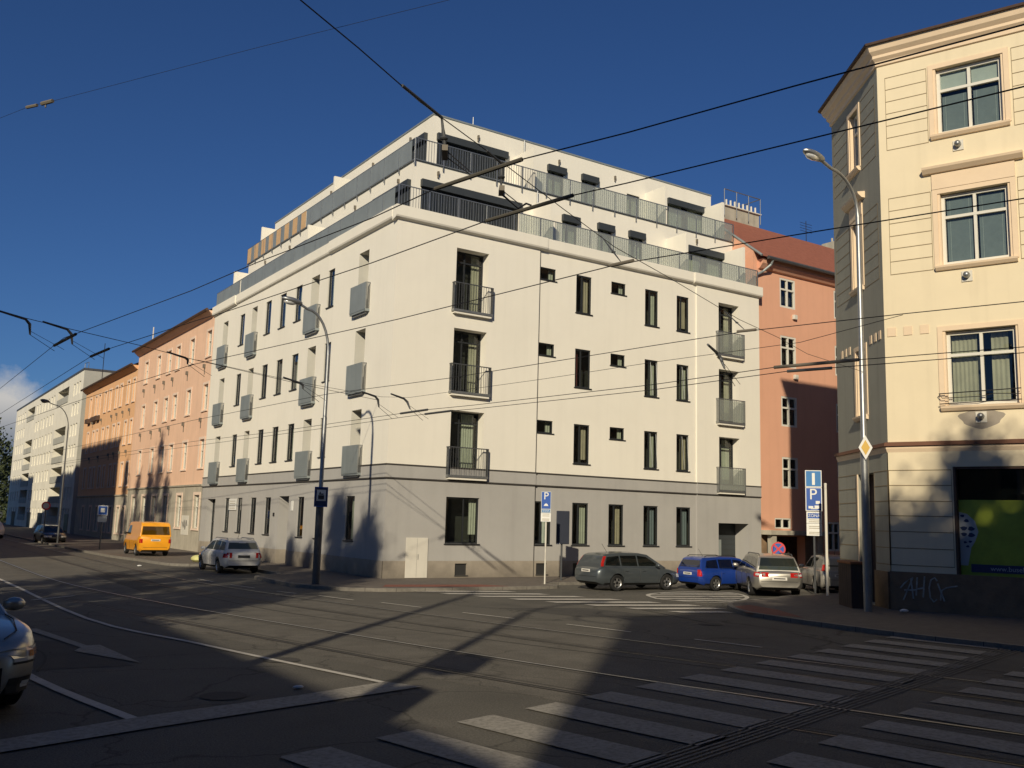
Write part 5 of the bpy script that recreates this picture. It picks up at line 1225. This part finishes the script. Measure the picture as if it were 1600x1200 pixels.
# dark double-post notice board seen from behind
FN = Frame((6.0, -1.9, 0), 5, 230)
FN = Frame((5.98, -1.9, 0), -20, 250)
ad = thing('information_board', 'tall dark board on a dark post beside the parking sign, seen from its back', 'sign', (5.98, -1.9, -0.012))
MB().tube([FN(0.08, 0, -0.012), FN(0.08, 0, 2.4)], 0.035, 8).build('post', M['darksteel'], ad)
MB().box(FN, -0.15, 0.33, 0.04, 0.10, 1.25, 2.42).build('board', M['signback'], ad, bevel=0.02)
MB().box(FN, -0.15, -0.02, 0.101, 0.104, 1.245, 1.285).build('label', M['signwhite'], ad)
# no stopping sign
FN2 = Frame((14.8, -4.2, 0), -45, 225)
ns = thing('no_stopping_sign', 'round blue no stopping sign with red rim and cross above the silver estate', 'traffic sign', (14.8, -4.2, -0.1))
post(ns, 14.8, -4.2, 1.5, 0.03, None, -0.1)
def disc(F, r, d, z, n=28): return [F(r*math.cos(a), d, z+r*math.sin(a)) for a in [2*math.pi*k/n for k in range(n)]]
MB().poly(disc(FN2, 0.27, 0.04, 1.22)).build('red_rim', M['signred'], ns, recalc=False)
MB().poly(disc(FN2, 0.215, 0.046, 1.22)).build('blue_field', M['signblue'], ns, recalc=False)
mb = MB()
for s_ in (1, -1):
    e_ = 0.15; q_ = 0.023; mb.poly([FN2(s_*(-e_-q_), 0.05+0.002*s_, 1.22-e_+q_), FN2(s_*(-e_+q_), 0.05+0.002*s_, 1.22-e_-q_), FN2(s_*(e_+q_), 0.05+0.002*s_, 1.22+e_-q_), FN2(s_*(e_-q_), 0.05+0.002*s_, 1.22+e_+q_)])
mb.build('red_cross', M['signred'], ns, recalc=False)
# big parking sign + bare post by the yellow house
b0 = (11.2, -8.78)
FQ = Frame((b0[0], b0[1], 0), -44, 226)
ps = thing('parking_sign', 'large sign stack with dead end arrow, blue tow-away P and white time panels', 'traffic sign', (b0[0], b0[1], -0.1))
post(ps, b0[0], b0[1], 2.5, 0.035, M['darksteel'], -0.1)
MB().tube([(b0[0], b0[1], 2.5), (b0[0], b0[1], 3.92)], 0.03, 8).build('post', M['darksteel'], ps)
def board(z0, z1, w, face, border=0.025):
    MB().box(FQ, -w/2, w/2, 0.035, 0.05, z0, z1).build('white_border', M['signwhite'], ps)
    return MB().box(FQ, -w/2+border, w/2-border, 0.051, 0.054, z0+border, z1-border).build('sign_face', face, ps)
board(3.38, 3.93, 0.52, M['signblue2']); board(2.60, 3.37, 0.52, M['signblue']); board(2.2, 2.58, 0.48, M['signwhite']); board(1.80, 2.19, 0.48, M['signwhite'])
MB().box(FQ, -0.045, 0.045, 0.056, 0.058, 3.45, 3.84).build('arrow', M['signwhite'], ps)
text_mesh('letter', 'P', 0.50, M['signwhite'], ps, FQ, -0.02, 0.057, 3.13)
mb = MB(); mb.box(FQ, 0.06, 0.19, 0.056, 0.058, 2.83, 2.93); mb.box(FQ, -0.17, -0.02, 0.056, 0.058, 2.68, 2.76); mb.box(FQ, 0.02, 0.18, 0.056, 0.058, 2.68, 2.78); mb.box(FQ, -0.1, 0.12, 0.056, 0.058, 2.66, 2.69); mb.build('tow_pictogram', M['signwhite'], ps)
zf = MB().box(FQ, -0.2, 0.2, 0.056, 0.058, 2.36, 2.53).build('blue_field', M['signblue'], ps)
text_mesh('lettering', 'ZÓNA', 0.13, M['signwhite'], ps, FQ, 0, 0.06, 2.445)
mb = MB()
for z in (2.3, 2.24, 2.09, 2.03, 1.9, 1.85): mb.box(FQ, -0.17, 0.17, 0.056, 0.058, z, z+0.025)
mb.build('lettering', M['oldgrey'], ps)
bp_ = thing('post', 'bare pale steel post standing right of the parking sign stack', 'post', (10.39, -9.89, -0.1))
MB().tube([(10.39, -9.89, -0.1), (10.39, -9.89, 3.42)], 0.042, 8).build('shaft', M['whitebox'], bp_)
MB().ellipsoid((10.39, -9.89, 3.42), 0.05, 0.05, 0.04).build('cap', M['whitebox'], bp_, smooth=True)
# small signs down the street
def small_sign(name, label, x, y, kind):
    t = thing(name, label, 'traffic sign', (x, y, -0.012)); F = Frame((x, y, 0), -10, 260)
    post(t, x, y, 2.3, 0.035, M['darksteel'])
    if kind == 'blue':
        MB().box(F, -0.24, 0.24, 0.04, 0.055, 1.75, 2.25).build('sign_back', M['signwhite'], t); MB().box(F, -0.21, 0.21, 0.056, 0.06, 1.78, 2.22).build('sign_face', M['signblue'], t)
        MB().box(F, -0.1, 0.1, 0.061, 0.063, 1.9, 2.12).build('white_field', M['signwhite'], t); MB().box(F, -0.22, 0.22, 0.04, 0.055, 1.4, 1.7).build('white_field', M['bulb'], t)
    else:
        MB().poly(disc(F, 0.27, 0.04, 2.2)).build('red_rim', M['signred'], t, recalc=False); MB().poly(disc(F, 0.19, 0.05, 2.2)).build('white_field', M['bulb'], t, recalc=False)
    return t
small_sign('direction_sign', 'small blue and white sign on the shaded pavement beside the orange house', -4.3, 24.2, 'blue')
small_sign('round_sign', 'round red-rimmed sign in the shade before the pale panel block', -5.0, 38.5, 'round')
# bag, rubbish, waste container
bg = MB().ellipsoid((-2.9, 11.2, 0.12), 0.3, 0.5, 0.16, 12, 7).ellipsoid((-2.7, 10.9, 0.2), 0.2, 0.22, 0.16, 10, 6).build('rubbish_bag', M['bag'], smooth=True)
tag(bg, 'pale yellow rubbish bag lying at the wall behind the white estate car', 'bag')
for (x, y, z, s_, lb) in ((-5.6, 9.6, RZ, 0.06, 'crumpled white paper on the road left of the white estate car'), (7.3, -14.6, 0, 0.09, 'crumpled pale paper at the foot of the dark plinth'), (-9.95, -17.9, RZ, 0.045, 'white scrap of paper lying in the shaded lane')):
    o = MB().ellipsoid((x, y, z+s_*0.5), s_*1.6, s_, s_*0.5, 7, 5).build('paper_scrap', M['paper']); tag(o, lb, 'litter')
wc_ = thing('waste_container', 'brown boarded waste container with rusty lid at the chamfered corner of the yellow house', 'container', (8.6, -11.6, 0))
FW = Frame((7.35, -13.45, 0), 52, 142)
MB().box(FW, 0.0, 1.25, 0.0, 0.35, -0.012, 1.12).build('box', M['brownbox'], wc_)
MB().box(FW, -0.03, 1.28, -0.03, 0.38, 1.122, 1.19).build('lid', M['rust'], wc_, bevel=0.02)
mb = MB()
for k in range(6): mb.box(FW, 0.01+k*0.2, 0.025+k*0.2, 0.351, 0.356, 0.05, 1.1)
for k in range(3): mb.box(FW, -0.006, -0.001, 0.08+k*0.1, 0.09+k*0.1, 0.05, 1.1)
mb.build('board_joint', M['seam'], wc_)

# ------------------------------------------------------------------ overhead wires
WIRES = {
'W1': (5.5, [(-7.2, -30), (-8.25, -26.16), (-8.76, -24.59), (-9.21, -23.09), (-9.60, -21.98), (-9.86, -20.72), (-9.96, -19.37), (-10.17, -17.89), (-10.37, -16.50), (-10.62, -14.19), (-11.42, -8.86), (-11.54, -8.13), (-11.56, -6.65), (-11.63, 2.39), (-11.7, 30), (-11.9, 120)]),
'W2': (5.5, [(-6.2, -29.5), (-7.33, -25.67), (-7.86, -23.84), (-8.37, -22.11), (-8.58, -21.47), (-8.84, -20.14), (-9.09, -17.55), (-9.70, -12.90), (-9.86, -11.98), (-10.52, -7.39), (-10.63, -5.97), (-10.74, 11.17), (-10.8, 40), (-11.0, 120)]),
'W3': (5.5, [(-3.6, -28), (-4.81, -24.33), (-5.54, -22.29), (-6.41, -19.71), (-6.61, -18.09), (-7.08, -14.40), (-8.46, -6.42), (-9.15, 2.96), (-10.03, 18.02), (-10.2, 60), (-10.4, 120)]),
'W4': (5.5, [(1.0, -26), (-0.35, -21.95), (-0.93, -20.34), (-1.74, -17.76), (-2.04, -15.56), (-2.83, -8.89), (-3.84, -3.86), (-4.56, 7.63), (-4.80, 17.37), (-6.0, 60), (-6.3, 120)]),
'W5': (4.9, [(1.5, -26), (0.12, -21.67), (-0.72, -19.30), (-1.13, -17.80), (-1.23, -14.66), (-2.03, -8.84), (-2.38, -7.07), (-2.46, -5.67), (-2.94, 3.56), (-3.73, 10.46), (-5.0, 40)]),
'W6': (4.9, [(2.0, -26), (0.60, -21.42), (-0.14, -19.11), (-0.62, -17.67), (-0.71, -14.10), (-1.58, -8.13), (-1.79, -7.28), (-1.90, -6.06), (-2.46, 4.91), (-2.98, 13.15), (-4.5, 40)]),
'S1': (6.1, [(-15.7, -24.9), (-12.08, -22.42), (-11.37, -21.98), (-10.40, -21.34), (-10.05, -21.15), (-9.21, -20.69), (-7.34, -19.63), (-5.68, -18.71), (-3.91, -17.95), (-0.54, -16.42), (1.43, -15.71), (3.50, -14.83), (6.6, -14.1)]),
'S2': (6.1, [(-16, -9.2), (-12.64, -6.91), (-12.11, -6.53), (-11.17, -5.89), (-9.29, -4.71), (-7.79, -3.56), (-3.3, -0.8), (0, 0.9)]),
'S3': (5.3, [(-8.9, -8.5), (-6.89, -7.36), (-5.50, -6.65), (-3.11, -5.75), (-2.48, -6.20), (-1.80, -11.57), (-1.52, -14.98), (-1.04, -18.32), (-1.66, -20.78)]),
'S4': (7.0, [(-14.4, -14.2), (-13.64, -15.83), (-13.36, -16.51), (-13.14, -16.87), (-11.57, -19.69), (-10.37, -21.77), (-9.5, -23.4)]),
}
labs = {'W1': 'nearest thick overhead contact wire with a long insulated section, highest across the photo', 'W2': 'second overhead contact wire, running just below the highest one', 'W3': 'overhead contact wire crossing the middle of the white facade', 'W4': 'overhead contact wire crossing the lower storeys and the lamp post',
 'W5': 'upper of the two thin wires nearest the white block', 'W6': 'lower of the two thin wires nearest the white block', 'S1': 'cross cable from the top edge down to the yellow house carrying the contact wires', 'S2': 'cross cable with two cranked hangers over the street at far left',
 'S3': 'thin cross cable with cranked hangers before the block corner', 'S4': 'very thin high wire with a small grey clamp alone in the sky'}
wobj = {}
for k, (z, pts) in WIRES.items():
    nm = 'contact_wire' if k[0] == 'W' else 'span_wire'
    c = [Vector(p+(z,)) for p in pts]; lo = c[0].copy()
    t = thing(nm, labs[k], 'overhead wire', tuple(c[len(c)//2]), 0, 'overhead tram wires')
    rad = {'W1': 0.0064, 'W2': 0.0066, 'W3': 0.0072, 'W4': 0.0075, 'W5': 0.0075, 'W6': 0.0075, 'S1': 0.006, 'S2': 0.008, 'S3': 0.005, 'S4': 0.0022}[k]
    mb = MB()
    if k == 'S1': mb.tube([c[0]+Vector((0, 0, 1.2)), c[1], c[2], c[3]], 0.0062, 6); mb.tube(c[3:], 0.0055, 6)
    else: mb.tube(c, rad, 6)
    mb.build('wire', M['wire'], t); wobj[k] = t
def section(k, a, b, z, r=0.028, mat=None): MB().tube([Vector((*a, z)), Vector((*b, z))], r, 8).build('insulated_section', mat or M['insul'], wobj[k])
section('W1', (-9.86, -20.72), (-9.60, -21.98), 5.5, 0.023, M['insul2']); section('W2', (-8.84, -20.14), (-8.58, -21.47), 5.5, 0.023, M['insul2']); section('W1', (-11.55, -6.97), (-11.42, -8.77), 5.5, 0.03, M['wire']); section('W2', (-10.63, -5.97), (-10.52, -7.39), 5.5, 0.03, M['wire'])
section('W5', (-2.46, -5.67), (-2.38, -7.07), 4.9, 0.03, M['darksteel']); section('W6', (-1.90, -6.06), (-1.79, -7.28), 4.9, 0.03, M['darksteel']); section('W5', (-1.13, -17.80), (-0.72, -19.30), 4.9, 0.03); section('W6', (-0.62, -17.67), (-0.34, -18.45), 4.9, 0.028, M['darksteel'])
section('W3', (-6.45, -19.56), (-6.38, -19.94), 5.5, 0.026); section('W4', (-1.85, -17.58), (-1.73, -17.92), 5.5, 0.026)
def hanger(k, top, bot, label_, big=True):
    T_ = Vector(top); B_ = Vector(bot); mb = MB()
    d = (B_-T_); mb.tube([T_, T_+d*0.35, T_+d*0.6, B_], [0.012, 0.016, 0.026, 0.010] if big else [0.006, 0.009, 0.012, 0.006], 8)
    mb.ellipsoid(T_+d*0.65, 0.045 if big else 0.03, 0.045 if big else 0.03, 0.025 if big else 0.015, 10, 6)
    mb.build('hanger', M['darksteel'], wobj[k], smooth=True)
MB().tube([(-10.72, -21.56, 6.1), (-10.05, -21.15, 6.1)], 0.016, 8).build('tensioner', M['darksteel'], wobj['S1'])
hanger('S1', (-10.05, -21.15, 6.1), (-9.98, -21.12, 5.78), ''); MB().box(Frame((-9.98, -21.12, 0), 60, 150), -0.14, 0.14, -0.03, 0.03, 5.72, 5.78).build('clamp', M['insul'], wobj['S1'])
MB().tube([(-9.98, -21.12, 5.78), (-9.76, -21.3, 5.53)], 0.006, 5).tube([(-9.94, -21.0, 5.78), (-9.72, -21.25, 5.52)], 0.006, 5).build('stay', M['wire'], wobj['S1'])
MB().tube([(-9.21, -20.69, 6.1), (-8.9, -20.52, 6.08)], 0.014, 8).build('tensioner', M['darksteel'], wobj['S1'])
hanger('S1', (-8.9, -20.52, 6.1), (-8.88, -20.5, 5.82), ''); MB().box(Frame((-8.86, -20.48, 0), 60, 150), -0.1, 0.1, -0.03, 0.03, 5.74, 5.8).build('clamp', M['insul'], wobj['S1'])
MB().tube([(-8.86, -20.48, 5.78), (-8.74, -20.75, 5.53)], 0.006, 5).tube([(-8.8, -20.4, 5.76), (-8.7, -20.6, 5.56), (-8.66, -20.7, 5.6), (-8.7, -20.85, 5.53)], 0.012, 6).build('stay', M['wire'], wobj['S1'])
hanger('S1', (-6.2, -19.02, 6.1), (-6.42, -19.72, 5.53), '', False); hanger('S1', (-1.3, -16.75, 6.1), (-1.8, -17.7, 5.53), '', False)
def crank(k, p, q):
    P_ = Vector(p); Q_ = Vector(q); mid = P_+(Q_-P_)*0.25+Vector((0, 0, 0.03))
    side = Vector((-(Q_-P_).y, (Q_-P_).x, 0)); 
    MB().tube([P_+Vector((-0.55, -0.3, 0.05)), P_, P_+(Q_-P_)*0.3+Vector((0.06, 0.02, 0)), Q_], [0.022, 0.03, 0.035, 0.02], 7).build('cranked_hanger', M['darksteel'], wobj[k])
    MB().tube([Q_, Q_+Vector((0.55, 0.25, -0.26))], 0.006, 5).tube([Q_+Vector((0, 0, .08)), Q_+Vector((0.75, 0.3, -0.2))], 0.005, 5).build('stay', M['wire'], wobj[k])
crank('S2', (-12.11, -6.53, 6.08), (-11.98, -6.45, 5.76)); crank('S2', (-11.17, -5.89, 6.08), (-11.02, -5.8, 5.76)); crank('S2', (-7.9, -3.6, 6.1), (-7.8, -3.5, 5.95))
crank('S3', (-3.35, -5.85, 5.28), (-3.2, -5.8, 5.0)); crank('S3', (-2.55, -6.0, 5.28), (-2.4, -6.1, 5.0)); crank('S3', (-5.9, -6.85, 5.28), (-5.8, -6.8, 5.15))
crank('S3', (-1.35, -16.6, 5.3), (-1.25, -16.7, 5.0))
MB().tube([(-13.4, -16.42, 7.0), (-13.3, -16.58, 7.0)], 0.02, 6).tube([(-13.26, -16.66, 7.0), (-13.16, -16.84, 7.0)], 0.025, 6).tube([(-13.22, -16.72, 7.0), (-13.22, -16.72, 6.94)], 0.01, 5).build('clamp', M['insul'], wobj['S4'])

# ------------------------------------------------------------------ trees
def tree(name, label, loc, H, Rr, shape='cone', n=2600, ls=0.28, zc=0.12, seed=1, group=None):
    rn = random.Random(seed); t = thing(name, label, 'tree', loc, 0, group); x, y, z = loc
    tr = MB(); tr.tube([(x, y, z), (x+0.05, y, z+H*0.3), (x-0.03, y+0.05, z+H*0.6), (x, y, z+H*0.93)], [0.035*H*0.5, 0.011*H, 0.007*H, 0.02], 8)
    for k in range(16):
        a = rn.uniform(0, 6.28); zz = z+H*rn.uniform(max(zc, 0.2), 0.8); q = Rr*rn.uniform(0.4, 0.8)
        tr.tube([(x, y, zz), (x+math.cos(a)*q*0.5, y+math.sin(a)*q*0.5, zz+H*0.04), (x+math.cos(a)*q, y+math.sin(a)*q, zz+H*0.09)], [0.05, 0.035, 0.015], 5)
    tr.build('trunk', M['bark'], t)
    cr = MB(); clumps = []
    for k in range(46 if shape != 'flame' else 110):
        f = rn.random()
        if shape == 'cone': f = f**1.25; rad = Rr*(1-f)**0.75*rn.uniform(0.35, 1.0)
        elif shape == 'flame': rad = Rr*min(1.0, (1-f)*3.2)**0.7*rn.uniform(0.1, 0.9)
        else: rad = Rr*math.sqrt(max(0.02, 1-(2*f-1)**2))*rn.uniform(0.2, 1.0)
        a = rn.uniform(0, 6.28); clumps.append((x+rad*math.cos(a), y+rad*math.sin(a), z+H*(zc+(1-zc)*f), (0.24 if shape == 'cone' else 0.33)*Rr*rn.uniform(0.7, 1.3)))
    for k in range(n):
        cx, cy, cz, cr_ = rn.choice(clumps); d = Vector((rn.gauss(0, 1), rn.gauss(0, 1), rn.gauss(0, 1.25)))*cr_*0.62
        p = Vector((cx, cy, cz))+d; a = Vector((rn.gauss(0, 1), rn.gauss(0, 1), rn.gauss(0, 1))).normalized(); b = a.orthogonal().normalized(); c = a.cross(b); s_ = ls*rn.uniform(0.6, 1.3)
        cr.poly([p-b*s_*0.5, p+c*s_*0.3, p+b*s_*0.5, p-c*s_*0.3])
    cr.build('crown', M['leaf'], t, recalc=False)
    return t
gT = 'slender trees on the camera side of the street'
k = 0
for (x, y, H, r_, n_) in ((-17.6, -14.1, 14.2, 1.25, 9000), (-17.6, -16.6, 13.6, 1.35, 9000), (-17.6, -15.4, 12.9, 1.4, 7000), (-17.8, -9.5, 12.6, 1.1, 6000), (-17.9, -11.6, 12.4, 1.2, 5000), (-17.8, -6.6, 11.6, 1.4, 5000),
        (-17.6, 13.0, 18.2, 1.15, 7000), (-17.7, 15.0, 16.7, 1.2, 6000), (-17.5, 11.2, 15.6, 1.2, 5000), (-17.6, 18.3, 15.9, 1.3, 5000), (-18.0, 21.6, 17.3, 1.0, 5000)):
    k += 1
    tree('columnar_tree', 'slender columnar tree on the pavement behind the left frame edge', (x, y, -0.02), H, r_, 'flame', n_, 0.24, 0.1, seed=k, group=gT)
for i, (x, y, H, r_) in enumerate(((-8.6, -33.2, 15.5, 2.2), (-10.9, -33.0, 14.7, 1.5), (-3.9, -33.2, 15.4, 2.3), (0.5, -33.4, 15.0, 2.4), (-12.8, -33.6, 15.0, 2.2), (-17.2, -34.0, 14.4, 1.8))):
    tree('broadleaf_tree', 'round crowned street tree behind the camera', (x, y, -0.02), H, r_, 'round', 6500, 0.34, 0.35, seed=40+i, group='street trees behind the camera')
# far street end
tree('dense_tree', 'dark dense tree closing the far left end of the street', (-1.2, 118, -0.1), 13.0, 3.2, 'round', 3000, 0.5, 0.02, seed=77, group='trees at the far street end')
tree('dense_tree', 'lower dark tree beside the panel block at the far end', (3.5, 128, -0.1), 9.5, 4.0, 'round', 3000, 0.5, 0.02, seed=78, group='trees at the far street end')
tree('dense_tree', 'broad dark tree beyond the road at the far end', (-8, 135, -0.1), 10.0, 5.0, 'round', 3500, 0.6, 0.02, seed=79, group='trees at the far street end')

# ------------------------------------------------------------------ buildings across the street (outside the frame; they cast the long shadows)
def block(label, x0, x1, y0, y1, H, mat, slope=None):
    t = thing('tenement_house', label, 'building', ((x0+x1)/2, (y0+y1)/2, 0), 0, 'houses across the street behind the camera')
    mb = MB().box(WORLD, x0, x1, y0, y1, -0.1, H)
    mb.build('wall', mat, t)
    MB().box(WORLD, x0-0.2, x1+0.2, y0-0.2, y1+0.2, H+0.002, H+0.2).build('roof', M['brownroof'], t)
    w = MB(); nf = int(H/3.0)
    for f in range(nf):
        for yy in range(int((y1-y0)/2.6)): w.box(WORLD, x1+0.003, x1+0.04, y0+0.9+yy*2.6, y0+1.8+yy*2.6, 1.0+f*3.0, 2.5+f*3.0)
        for xx in range(int((x1-x0)/2.6)): w.box(WORLD, x0+0.9+xx*2.6, x0+1.8+xx*2.6, y1+0.003, y1+0.04, 1.0+f*3.0, 2.5+f*3.0)
    w.build('window', M['carglass'], t)
    return t
block('tall house on the corner behind the camera', -23.3, 16, -52, -36.2, 15.3, M['concrete'])
block('low two storey house on the camera side of the street', -32, -22.2, -34.5, -20.0, 7.9, M['oldgrey'])
block('low garage row on the camera side of the street', -30, -19, 6.5, 23.0, 8.0, M['oldgrey'])
block('tall flat roofed house opposite the orange house', -30, -19, 23.4, 38.2, 19.5, M['concrete'])
block('flat roofed house opposite the panel block', -30, -19, 38.4, 49, 17.6, M['concrete2'])
block('distant house opposite the street end', -30, -19, 65.5, 90, 17.8, M['concrete2'])
t = thing('gabled_house', 'gabled house between the flat roofed houses across the street', 'building', (-24, 57, 0), 0, 'houses across the street behind the camera')
mb = MB(); i = 0
prof = [(49.1, -0.1), (64.5, -0.1), (64.5, 12.2), (56.5, 14.4), (49.1, 17.4)]
mb.v = [(-19, y, z) for y, z in prof]+[(-30, y, z) for y, z in prof]; mb.f = [(0, 1, 2, 3, 4), (9, 8, 7, 6, 5)]+[(k, (k+1) % 5, 5+(k+1) % 5, 5+k) for k in range(5)]; mb.m = [0]*7
mb.build('wall', M['oldgrey'], t)

# ------------------------------------------------------------------ camera, sun, sky
cam = bpy.data.cameras.new('camera'); co = bpy.data.objects.new('camera', cam); COL.objects.link(co)
RT = Vector((0.82911262, -0.55844724, 0.02662611)); UP = Vector((-0.10179362, -0.10395898, 0.98935868)); FWv = Vector((0.5497366, 0.82300013, 0.14304006))
co.matrix_world = Matrix(((RT.x, UP.x, -FWv.x, -14.55866), (RT.y, UP.y, -FWv.y, -29.33646), (RT.z, UP.z, -FWv.z, 2.0), (0, 0, 0, 1)))
cam.sensor_width = 36; cam.lens = 36*1485.28/1600; cam.clip_end = 3000; cam.clip_start = 0.05
scene.camera = co
SUN_AZ, SUN_EL = 45.5+180, 25.0    # azimuth towards the sun, measured from +x
sd = Vector((math.cos(R(SUN_AZ))*math.cos(R(SUN_EL)), math.sin(R(SUN_AZ))*math.cos(R(SUN_EL)), math.sin(R(SUN_EL))))
sl = bpy.data.lights.new('sun', 'SUN'); so = bpy.data.objects.new('sun', sl); COL.objects.link(so)
so.rotation_euler = sd.to_track_quat('Z', 'Y').to_euler(); so.location = (0, 0, 60)
sl.energy = 4.3; sl.angle = R(0.75); sl.color = (1.0, 0.875, 0.66)
w = bpy.data.worlds.new('World'); scene.world = w; w.use_nodes = True
nt = w.node_tree; nt.nodes.clear(); N = nt.nodes.new; L = nt.links.new
out = N('ShaderNodeOutputWorld'); bgd = N('ShaderNodeBackground'); L(bgd.outputs[0], out.inputs[0]); bgd.inputs[1].default_value = 0.043
sky = N('ShaderNodeTexSky'); sky.sky_type = 'NISHITA'; sky.sun_disc = False; sky.sun_elevation = R(SUN_EL)
sky.sun_rotation = R(90-SUN_AZ)   # sky north is +y, rotation runs clockwise
sky.air_density = 1.0; sky.dust_density = 0.25; sky.ozone_density = 2.0; sky.altitude = 300
# a low bank of cumulus near the horizon at the end of the tram street
tc = N('ShaderNodeTexCoord')
def math_(op, a, b=None, clamp=False):
    n = N('ShaderNodeMath'); n.operation = op; n.use_clamp = clamp
    for i, v in enumerate((a, b)):
        if v is None: continue
        if isinstance(v, (int, float)): n.inputs[i].default_value = v
        else: L(v, n.inputs[i])
    return n.outputs[0]
nz = N('ShaderNodeTexNoise'); nz.inputs['Scale'].default_value = 22; nz.inputs['Detail'].default_value = 8; nz.inputs['Roughness'].default_value = 0.6
L(tc.outputs['Generated'], nz.inputs['Vector'])
dv = N('ShaderNodeVectorMath'); dv.operation = 'DISTANCE'; mpv = N('ShaderNodeMapping'); mpv.inputs['Scale'].default_value = (1, 1, 1.25); L(tc.outputs['Generated'], mpv.inputs[0]); L(mpv.outputs[0], dv.inputs[0])
dv.inputs[1].default_value = (0.085, 0.993, 0.055*1.25)
m1 = math_('SUBTRACT', 0.092, dv.outputs['Value']); m2 = math_('MULTIPLY', m1, 26.0)
m3 = math_('SUBTRACT', nz.outputs['Fac'], 0.5); m4 = math_('MULTIPLY', m3, 2.6); m5 = math_('ADD', m2, m4, True)
sep = N('ShaderNodeSeparateXYZ'); L(tc.outputs['Generated'], sep.inputs[0])
shade = N('ShaderNodeMapRange'); L(sep.outputs[2], shade.inputs[0]); shade.inputs[1].default_value = 0.055; shade.inputs[2].default_value = 0.10; shade.inputs[3].default_value = 0.0; shade.inputs[4].default_value = 1.0
cc = N('ShaderNodeMix'); cc.data_type = 'RGBA'; L(shade.outputs[0], cc.inputs[0]); cc.inputs[6].default_value = (3.2, 4.0, 5.4, 1); cc.inputs[7].default_value = (12.5, 12.2, 11.8, 1)
tint = N('ShaderNodeMix'); tint.data_type = 'RGBA'; tint.blend_type = 'MULTIPLY'; tint.inputs[0].default_value = 1.0; L(sky.outputs[0], tint.inputs[6]); tint.inputs[7].default_value = (0.45, 0.76, 1.27, 1)
mx = N('ShaderNodeMix'); mx.data_type = 'RGBA'; L(m5, mx.inputs[0]); L(tint.outputs[2], mx.inputs[6]); L(cc.outputs[2], mx.inputs[7])
L(mx.outputs[2], bgd.inputs[0])
scene.view_settings.view_transform = 'Standard'; scene.view_settings.look = 'None'; scene.view_settings.exposure = 0; scene.view_settings.gamma = 1
scene.cycles.max_bounces = 6; scene.cycles.transparent_max_bounces = 16
try: scene.cycles.use_denoising = True
except Exception: pass
